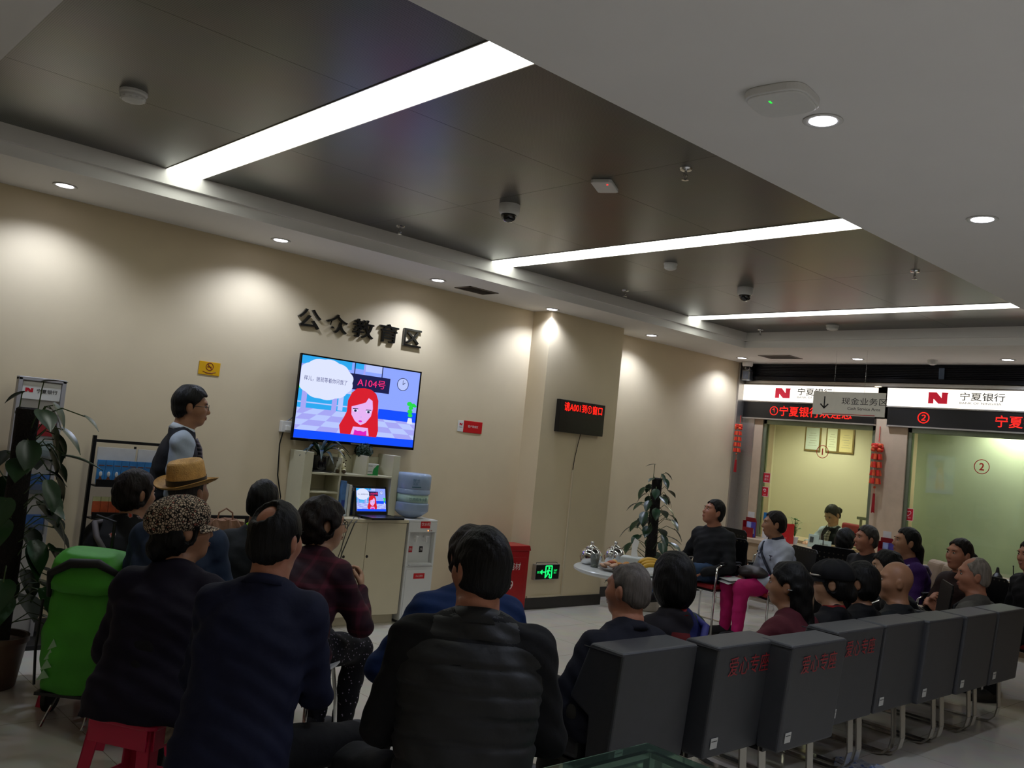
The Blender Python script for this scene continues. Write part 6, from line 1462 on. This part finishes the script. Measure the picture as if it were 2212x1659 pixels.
t = thing('ornament', 'small black bell-shaped ornament near the pen at the right end', 'ornament', (9.86, 3.30, zc)); b = MB(); b.lathe([(.05, .01), (.045, .03), (.02, .06), (.012, .11), (0, .12)], n=14); b.ball((.04, 0, .015), .02, 8); b.ball((-.04, 0, .015), .02, 8); b.build('body', M_BLACK, t)
t = thing('card_tray', 'translucent pinkish tray on the counter at the right edge', 'tray', (9.78, 3.06, zc)); MB().span((-.06, -.08, 0), (.06, .08, .05)).build('tray', mat('pink_acrylic', '#c0a09a', .25, trans=.3), t, bevel=.003)
# behind the glass
t = thing('teller_desk', 'desk surface behind the first teller window', 'desk', (10.75, 5.4, 0)); MB().span((-.30, -.65, .70), (.33, .85, .74)).build('top', M_STONE, t); MB().span((.25, -.65, 0), (.30, .85, .70)).build('panel', M_LAM, t)
x, y, rz = base_of('teller'); t = thing('office_chair', 'red office chair behind the teller', 'chair', (x, y, 0), rz-.25)
b = MB(); b.box((-.12, -.24, .80), (.62, .06, .42), R=Matrix.Rotation(.1, 3, 'X')); b.build('backrest', mat('red_fabric_chair', '#86141c', .7, var=.08), t, bevel=.03, seg=3); MB().span((-.24, -.22, .44), (.24, .24, .51)).build('seat', _mats['red_fabric_chair'], t, bevel=.02); b = MB(); b.cyl((0, 0, .06), (0, 0, .44), .03, n=12)
for k in range(5): b.cyl((0, 0, .08), (.28*math.cos(k*1.257), .28*math.sin(k*1.257), .04), .018, n=8)
b.build('base', M_BLACK, t)
t = thing('document_camera', 'grey document camera with a bent arm beside the teller', 'camera', (10.62, 5.12, .74)); b = MB(); b.span((-.06, -.06, 0), (.06, .06, .02)); b.cyl((0, 0, .02), (0, 0, .36), .016, n=10); b.box((0, -.03, .37), (.04, .15, .035)); b.build('arm', mat('camera_grey', '#8f9078', .4), t)
t = thing('monitor', 'dark monitor behind the glass beside the middle pier', 'monitor', (10.75, 4.86, .74)); MB().span((-.02, -.10, .08), (.02, .12, .36)).span((-.06, -.05, 0), (.06, .07, .02)).span((-.01, -.01, .02), (.01, .03, .1)).build('screen', mat('monitor_black', '#23262a', .3), t, bevel=.004)
downlight(10.55, 5.36, 2.5, 'warm downlight behind the first teller window', warm=True, power=1.0, size=150, group='warm downlights behind the teller glass')
downlight(11.3, 6.3, 2.5, 'warm downlight deep in the first teller room', warm=True, power=1.6, size=160, group='warm downlights behind the teller glass')
downlight(10.57, 3.45, 2.5, 'warm downlight behind the second teller window', warm=True, power=1.7, size=160, group='warm downlights behind the teller glass')

# ================================================================== round table with tea and fruit
TXc, TYc, TZc, TR = 5.405, 4.39, .72, .42
t = thing('round_table', 'round white table with teapots, bananas and snacks by the pillar', 'table', (TXc, TYc, 0))
M_TW = mat('white_table_lacquer', '#c9cbc8', .25, var=.01)
b = MB(); b.lathe([(0, TZc-.035), (TR-.03, TZc-.035), (TR, TZc-.02), (TR, TZc-.006), (TR-.006, TZc), (0, TZc)], n=64); b.build('tabletop', M_TW, t, smooth=True, auto=.5)
b = MB(); b.lathe([(.05, .02), (.05, TZc-.035)], n=24); b.build('column', M_TW, t, smooth=True, auto=.6); b = MB(); b.lathe([(.28, 0), (.28, .012), (.05, .03)], n=40); b.build('base', M_TW, t, smooth=True, auto=.5)
def teapot(x, y, rz, label):
    t = thing('teapot', label, 'teapot', (x, y, TZc), rz, group='steel teapots on the round table')
    b = MB(); b.lathe([(.06, 0), (.075, .01), (.088, .05), (.084, .09), (.062, .118), (.05, .122)], n=28); b.build('body', M_CHROME, t, smooth=True)
    b = MB(); b.lathe([(.052, .122), (.04, .138), (.012, .148), (.010, .156), (.016, .164), (.012, .174), (0, .177)], n=20); b.build('lid', M_CHROME, t, smooth=True)
    b = MB(); b.tube([(.075, 0, .05), (.11, 0, .075), (.13, 0, .115), (.145, 0, .125)], [.02, .014, .010, .009], 10); b.build('spout', M_CHROME, t, smooth=True)
    b = MB(); b.tube([(-.06, 0, .115), (-.09, 0, .15), (-.125, 0, .14), (-.135, 0, .08), (-.115, 0, .03), (-.085, 0, .025)], .006, 8); b.build('handle', M_CHROME, t, smooth=True)
teapot(5.30, 4.69, -2.4+PI, 'steel teapot at the left rim of the round table, with a big handle'); teapot(5.58, 4.69, .6, 'steel teapot behind the snacks, second from the left')
t = thing('tea_glass', 'clear plastic cup with pale tea beside the left teapot', 'cup', (5.20, 4.56, TZc)); b = MB(); b.lathe([(.028, 0), (.036, .10), (.034, .10), (.027, .004)], n=20); b.build('cup', mat('clear_cup', '#cfd6d0', .1, trans=.85), t, smooth=True)
b = MB(); b.lathe([(0, .004), (.026, .005), (.032, .075), (0, .076)], n=18); b.build('tea', mat('pale_tea', '#b7b79a', .2, trans=.4), t)
t = thing('snack_platter', 'clear platter on the round table heaped with biscuits', 'platter', (5.25, 4.38, TZc)); b = MB(); b.lathe([(0, 0), (.10, 0), (.15, .02), (.148, .024), (.10, .006), (0, .005)], n=32, sx=.85, sy=1.0); b.build('dish', mat('clear_platter', '#c9c4bc', .12, trans=.7), t, smooth=True)
rr = random.Random(11)
for k in range(16):
    a = k*2.399; r = .02+.095*math.sqrt(k/16); z = TZc+.024+.03*(1-k/16)+.012*(k % 2); c = ['#b9813a', '#a5542c', '#4a2d22', '#c79a4e', '#c8a084'][k % 5]
    b = MB(); b.ball((0, 0, 0), (.034, .024, .013), 10); o = b.build('biscuit', mat('biscuit_'+c[1:], c, .6, var=.25, vscale=60), smooth=True)
    o.location = (5.25+r*math.cos(a)*.8, 4.38+r*math.sin(a)*1.0, z); o.rotation_euler = (rr.uniform(-.5, .5), rr.uniform(-.5, .5), rr.uniform(0, 3))
    tag(o, 'biscuit or wrapped snack heaped on the clear platter', 'biscuit', 'biscuits on the platter')
t = thing('tissue_box', 'white tissue box with a raised tissue behind the bananas', 'tissue box', (5.52, 4.44, TZc), rz=.5); b = MB(); b.span((-.06, -.10, 0), (.06, .10, .095)); b.build('box', mat('white_box_card', '#c3c8c6', .45), t, bevel=.012, seg=3)
b = MB(); b.prism([(-.028, 0), (.028, 0), (.018, .06), (.034, .13), (.0, .15), (-.02, .10)], (0, 0, .09), (0, -1, 0), (.25, .1, .96), .006); b.build('tissue', M_WHITE, t)
t = thing('banana_bunch', 'bunch of yellow bananas on the round table', 'bananas', (5.40, 4.19, TZc+.012), rz=-.66)
M_BAN = mat('banana_skin', '#c79a22', .5, var=.12, vscale=20)
for k in range(6):
    b = MB(); o = (k-2.5)*.026; L = .095; pts, rs = [], []
    for i in range(9):
        u = -1+2*i/8; pts.append((u*L*(1-.06*abs(k-2.5)), o*(1-.45*max(0, u)), .058+.030*(1-u*u)+.022*(1-abs(k-2.5)/2.5)-.012*abs(k-2.5)/2)); rs.append(.0175*(1-abs(u)**5*.75))
    b.tube(pts, rs, 8); b.build('banana', M_BAN, t, smooth=True)
b = MB(); b.ball((.10, 0, .055), (.02, .022, .014), 8); b.build('stalk', mat('banana_stalk', '#4a3a14', .7), t)
t = thing('fruit_plate', 'white plate under the bananas', 'plate', (5.40, 4.19, TZc)); b = MB(); b.lathe([(0, 0), (.09, 0), (.14, .016), (.138, .02), (.09, .006), (0, .005)], n=32); b.build('plate', M_TW, t, smooth=True)
b = MB(); b.ball((0, 0, 0), (.05, .035, .02), 10); o = b.build('snack_packet', mat('orange_brown_wrapper', '#a8703a', .4, var=.3, vscale=30), smooth=True); o.location = (5.25, 4.20, TZc+.024); tag(o, 'orange-brown wrapped snack in front of the bananas', 'snack')
t = thing('paper_cup_stack', 'stack of pale paper cups on the right of the round table', 'cups', (5.55, 4.12, TZc)); b = MB(); b.lathe([(.03, 0), (.04, .10), (.0405, .13), (.042, .132), (.042, .15), (.038, .15)], n=24); b.build('cup', mat('paper_cup', '#c5cdc8', .5, var=.06, vscale=30), t, smooth=True, auto=.6)
t = thing('drink_carton', 'blue and white carton beside the paper cups', 'carton', (5.62, 4.07, TZc)); MB().span((-.03, -.03, 0), (.03, .03, .15)).build('body', mat('carton_blue', '#2f6f9c', .4, var=.1), t, bevel=.002); MB().span((-.031, -.031, .12), (.031, .031, .152)).build('top_band', M_WHITE, t)

# ================================================================== plants
def heart_leaf(b, base, d, up, L, w, mi=0, curl=.2):
    d, up = Vector(d).normalized(), Vector(up); lat = d.cross(up).normalized(); nn = lat.cross(d).normalized(); vs, fs = [], []
    prof = [(-.12, .42), (0, .78), (.15, .97), (.32, 1.0), (.5, .88), (.68, .62), (.84, .32), (.94, .12), (1.0, .0)]
    for u, ww in prof:
        c = Vector(base)+d*L*u-nn*curl*L*(max(0, u)**2)
        vs += [c-lat*w*ww+nn*.05*L*ww, c-lat*w*ww*.5+nn*.012*L, c-nn*.012*L, c+lat*w*ww*.5+nn*.012*L, c+lat*w*ww+nn*.05*L*ww]
    for i in range(len(prof)-1):
        for j in range(4): fs.append((i*5+j, i*5+j+1, i*5+j+6, i*5+j+5))
    b.add(vs, fs, mi)
def leaf_mat(name, c, c2, glossy=.28):
    m, nt, b, tc = nodes_mat(name, glossy); b.inputs['Specular IOR Level'].default_value = .5
    n = nt.nodes.new('ShaderNodeTexNoise'); n.inputs['Scale'].default_value = 9; n.inputs['Detail'].default_value = 5; nt.links.new(tc.outputs['Object'], n.inputs['Vector'])
    nt.links.new(ramp(nt, n.outputs['Fac'], [(.35, c), (.62, c), (.72, c2)]), b.inputs['Base Color']); b.inputs['Subsurface Weight'].default_value = .0; return m
M_POLE = mat('dark_coir_pole', '#16100b', .95, var=.4, vscale=60, bump=1.0, bscale=90)
M_STEM = mat('leaf_stem_green', '#3b4f24', .5)
def pole_plant(name, label, x, y, top, lm, leaves, polez, pole_r, potr, poth, potm, seed, fan=None):
    t = thing(name, label, 'potted plant', (x, y, 0)); rr = random.Random(seed)
    b = MB(); b.lathe([(potr*.72, 0), (potr*.78, .01), (potr, poth-.03), (potr*1.06, poth-.03), (potr*1.06, poth), (potr*.95, poth), (potr*.93, poth-.03)], n=32); b.build('pot', potm, t, smooth=True, auto=.6)
    b = MB(); b.lathe([(0, poth-.04), (potr*.94, poth-.04)], n=24); b.build('soil', M_POLE, t)
    b = MB(); b.lathe([(pole_r, poth-.06), (pole_r*1.06, (poth+polez)*.4), (pole_r*.95, polez*.75), (pole_r, polez-.01), (pole_r*.8, polez), (0, polez)], n=18); b.build('moss_pole', M_POLE, t, smooth=True, auto=.7)
    for az, z0, reach, rise, L, w, droop in leaves:
        c, s = math.cos(az), math.sin(az); p0 = Vector((pole_r*.8*c, pole_r*.8*s, z0)); p2 = Vector((reach*c, reach*s, z0+rise)); p1 = (p0+p2)/2+Vector((0, 0, .04+.1*abs(reach)*.3))
        lf = MB(); d = Vector((c, s, -droop)); heart_leaf(lf, p2, d, (0, 0, 1) if droop < 1.2 else (c, s, .4), L, w, 0, .22); o = lf.build('leaf', lm, t, smooth=True)
        st = MB(); st.tube([p0, p1, p2], .0035, 5); st.build('leaf_stem', M_STEM, o)
    return t
rr = random.Random(21); lv = []
for k in range(58):
    u = k/58; z0 = .28+1.02*u; reach = (.30-.17*u)*(.75+.5*rr.random()); az = k*2.399+rr.uniform(-.3, .3); lv.append((az, z0, reach, rr.uniform(.0, .10), .155-.05*u+.02*rr.random(), .052-.012*u+.01*rr.random(), rr.uniform(.2, 1.5)))
lv += [(2.0, 1.36, .04, .16, .10, .035, .1), (-.6, 1.34, .09, .10, .10, .035, .6), (3.2, 1.33, .08, .04, .09, .03, .3), (-1.6, 1.35, .06, .07, .09, .03, 1)]
pole_plant('climbing_plant', 'tall green climbing plant on a dark pole by the far corner wall', 7.62, 5.92, 1.58, leaf_mat('dark_heart_leaf', '#16331d', '#24462a'), lv, 1.38, .055, .17, .30, mat('pale_pot', '#a59b8c', .5, var=.05), 4)
PLX, PLY = 1.40, 5.45
rr = random.Random(8); lv = []
for k in range(54):
    u = k/54; z0 = .30+1.18*u; az = (-.43+rr.gauss(0, .9)) if k % 3 else rr.uniform(0, 6.28); reach = (.26-.10*u)*(.6+.6*rr.random()); lv.append((az, z0, reach, rr.uniform(-.05, .12), .19-.06*u+.03*rr.random(), .068-.02*u+.012*rr.random(), rr.uniform(.1, 1.9)))
lv += [(-.5, 1.50, .06, .17, .12, .05, -.3), (2.5, 1.5, .04, .10, .11, .04, .5), (-.6, 1.47, .30, .03, .11, .045, .6), (-.4, 1.30, .22, -.03, .20, .03, .1), (-.3, 1.22, .14, -.04, .13, .05, .5)]
pole_plant('climbing_plant', 'large broad-leaved climbing plant on a dark pole at the left edge', PLX, PLY, 1.66, leaf_mat('broad_variegated_leaf', '#1f3a1c', '#4a6450'), lv, 1.52, .06, .15, .28, mat('brown_pot', '#5a4638', .4, var=.1), 9)

# ================================================================== shopping trolley bag
t = thing('shopping_trolley', 'lime green shopping trolley bag with black handle beside the pink stool', 'shopping trolley', (1.62, 4.72, 0), rz=-.75)
M_LIME = mat('lime_nylon', '#3f9a24', .6, var=.10, vscale=6, bump=.5, bscale=8)
f = Field(); f.loft((0, 0, .16), (0, 0, 1), (0, 1, 0), .62, [0, .06, .5, .85, .97, 1.0], [.17, .185, .19, .185, .16, .13], [.12, .13, .14, .13, .10, .06], .02, p=4)
f.disp = lambda X, Y, Z: .006*np.sin(Z*18+X*14)*np.sin(X*21+Y*17)+.003*np.sin(Z*45+Y*30)
np_object('bag', *f.mesh(.010), M_LIME, t)
f = Field(); f.loft((0, -.01, .70), (0, -.35, .94), (0, .94, .35), .16, [0, .3, .8, 1.0], [.185, .19, .17, .12], [.15, .15, .10, .05], 0, p=3.5); np_object('flap', *f.mesh(.010), M_LIME, t)
b = MB(); b.tube([(-.17, -.10, .62), (-.15, -.15, .74), (-.05, -.17, .80), (.08, -.16, .81), (.17, -.13, .76)], [.012, .02, .024, .022, .014], 8); b.build('carry_strap', mat('black_padded_strap', '#12120f', .7), t, smooth=True)
b = MB(); b.tube([(-.20, -.09, .60), (-.205, -.09, .35), (-.20, -.07, .18)], .007, 6); b.tube([(.0, .14, .10), (.0, .15, .98), (-.10, .15, 1.0)], .009, 8); b.build('frame', M_BLACK, t)
for s in (-1, 1):
    b = MB(); b.lathe([(.02, -.014), (.075, -.016), (.085, -.012), (.085, .012), (.075, .016), (.02, .014)], o=(s*.19, .10, .085), R=Matrix.Rotation(PI/2, 3, 'Y'), n=28); wv = b.build('wheel', mat('wheel_dark', '#10160f', .6), t, smooth=True, auto=.6)
    b = MB(); b.tube([(s*.19+s*.017, .10+.06*math.cos(a), .085+.06*math.sin(a)) for a in np.linspace(0, 2*PI, 21)[:-1]], .005, 6, closed=True); b.build('wheel_rim', mat('green_rim', '#2e7a34', .4), wv)
    b = MB(); b.tube([(s*.08, -.03, .17), (s*.10, -.14, .03), (s*.10, -.16, .012)], .007, 6); b.build('front_leg', M_CHROME, t)
b = MB(); b.cyl((-.2, .10, .085), (.2, .10, .085), .007, n=8); b.span((-.17, -.12, .145), (.17, .12, .16)); b.build('axle', M_BLACK, t)
b = MB()
for k in range(4): b.prism([(-.16+.012*k, .22+.05*k), (-.10+.006*k, .24+.05*k), (-.13+.01*k, .275+.05*k)], (0, -.138, 0), X3, Z3, -.004)
b.build('bag_print', mat('bag_print_pale', '#8fb58a', .6), t)

# ================================================================== foreground glass table, floor paper, things held
t = thing('glass_table', 'low glass-topped table at the bottom edge behind the nearest grey chair', 'table', (2.38, 1.72, 0))
M_GL = mat('green_edge_glass', '#8fb8a4', .03, trans=.96)
b = MB(); b.span((-.5, -.45, .488), (.5, .45, .50)); b.build('glass_top', M_GL, t, bevel=.0015)
b = MB(); b.span((-.46, -.41, .20), (.46, .41, .208)); b.build('lower_shelf', M_GL, t, bevel=.001)
for sx in (-1, 1):
    for sy in (-1, 1): MB().span((sx*.44-.016, sy*.39-.016, 0), (sx*.44+.016, sy*.39+.016, .488)).build('leg', M_ALU, t, bevel=.003)
b = MB()
for s in (-1, 1): b.span((-.44, s*.39-.012, .468), (.44, s*.39+.012, .488)); b.span((s*.44-.012, -.39, .468), (s*.44+.012, .39, .488))
b.build('frame', M_ALU, t)
t = thing('leaflet', 'white leaflet lying under the glass of the low table', 'paper', (2.62, 2.02, .208), rz=.3); MB().span((-.10, -.07, 0), (.10, .07, .003)).build('sheet', M_LW, t)
t = thing('newspaper', 'crumpled printed paper on the floor under the grey chairs', 'paper', (4.92, 2.28, .002), rz=.4)
vs, fs = [], []; rr = random.Random(2)
for i in range(9):
    for j in range(7): vs.append((-.20+.05*i, -.13+.043*j, .004+.016*rr.random()*((i+j) % 2)))
for i in range(8):
    for j in range(6): fs.append((i*7+j, (i+1)*7+j, (i+1)*7+j+1, i*7+j+1))
m, nt, bb_, tc = nodes_mat('newsprint'); n = nt.nodes.new('ShaderNodeTexNoise'); n.inputs['Scale'].default_value = 26; nt.links.new(tc.outputs['Object'], n.inputs['Vector']); nt.links.new(ramp(nt, n.outputs['Fac'], [(.4, '#8f9198'), (.52, '#a9abae'), (.62, '#4c5f8c')]), bb_.inputs['Base Color'])
MB().add(vs, fs).build('sheet', m, t)
p = S['pink']; M4 = Matrix.Translation(p['root'].location) @ Matrix.Rotation(p['root'].rotation_euler.z, 4, 'Z')
hr = M4 @ Vector(p['J']['R'][2]); hl_ = M4 @ Vector(p['J']['L'][2]); mid = (hr+hl_)/2; fw = M4.to_3x3() @ Vector((0, 1, 0))
t = thing('handout', 'white folded paper held by the woman in the white jacket', 'paper', mid+fw*.13+Vector((0, 0, .012)), p['root'].rotation_euler.z)
b = MB(); b.box((0, 0, 0), (.21, .16, .003), R=Matrix.Rotation(-.12, 3, 'X')); b.box((0, .02, -.018), (.20, .15, .003), R=Matrix.Rotation(-.3, 3, 'X')); b.build('sheet', M_LW, t)
t = thing('handbag', 'dark brown soft handbag on the lap of the woman in magenta trousers', 'bag', M4 @ Vector((-.02, .27, .57)), p['root'].rotation_euler.z)
f = Field(); f.ell((0, 0, .05), (.19, .10, .055)); f.ell((.05, .02, .04), (.12, .11, .045), k=.03); f.disp = lambda X, Y, Z: .006*np.sin(X*30)*np.sin(Y*36+Z*30)
np_object('body', *f.mesh(.008), mat('dark_brown_leather', '#231a15', .5, var=.15), t)
Mi = (Matrix.Translation(t.location) @ Matrix.Rotation(t.rotation_euler.z, 4, 'Z')).inverted() @ M4
A_, T_, pe, B_ = p['A'], p['T'], p['pel'], p['B']
pts = [pe+np.array([-.15, .10, .04]), pe+A_*T_*.25+B_*.150+np.array([-.12, 0, 0]), pe+A_*T_*.5+B_*.165+np.array([-.04, 0, 0]), pe+A_*T_*.75+B_*.16+np.array([.05, 0, 0]), pe+A_*T_*.93+B_*.09+np.array([.115, 0, 0]), pe+A_*T_*.97+np.array([.12, 0, 0]), pe+A_*T_*.86-B_*.13+np.array([.08, 0, 0])]
b = MB(); b.tube([Mi @ Vector(q) for q in pts], .012, 6); b.build('strap', mat('navy_webbing', '#14182a', .7), t, smooth=True)
p = S['plaid']; M4 = Matrix.Translation(p['root'].location) @ Matrix.Rotation(p['root'].rotation_euler.z, 4, 'Z')
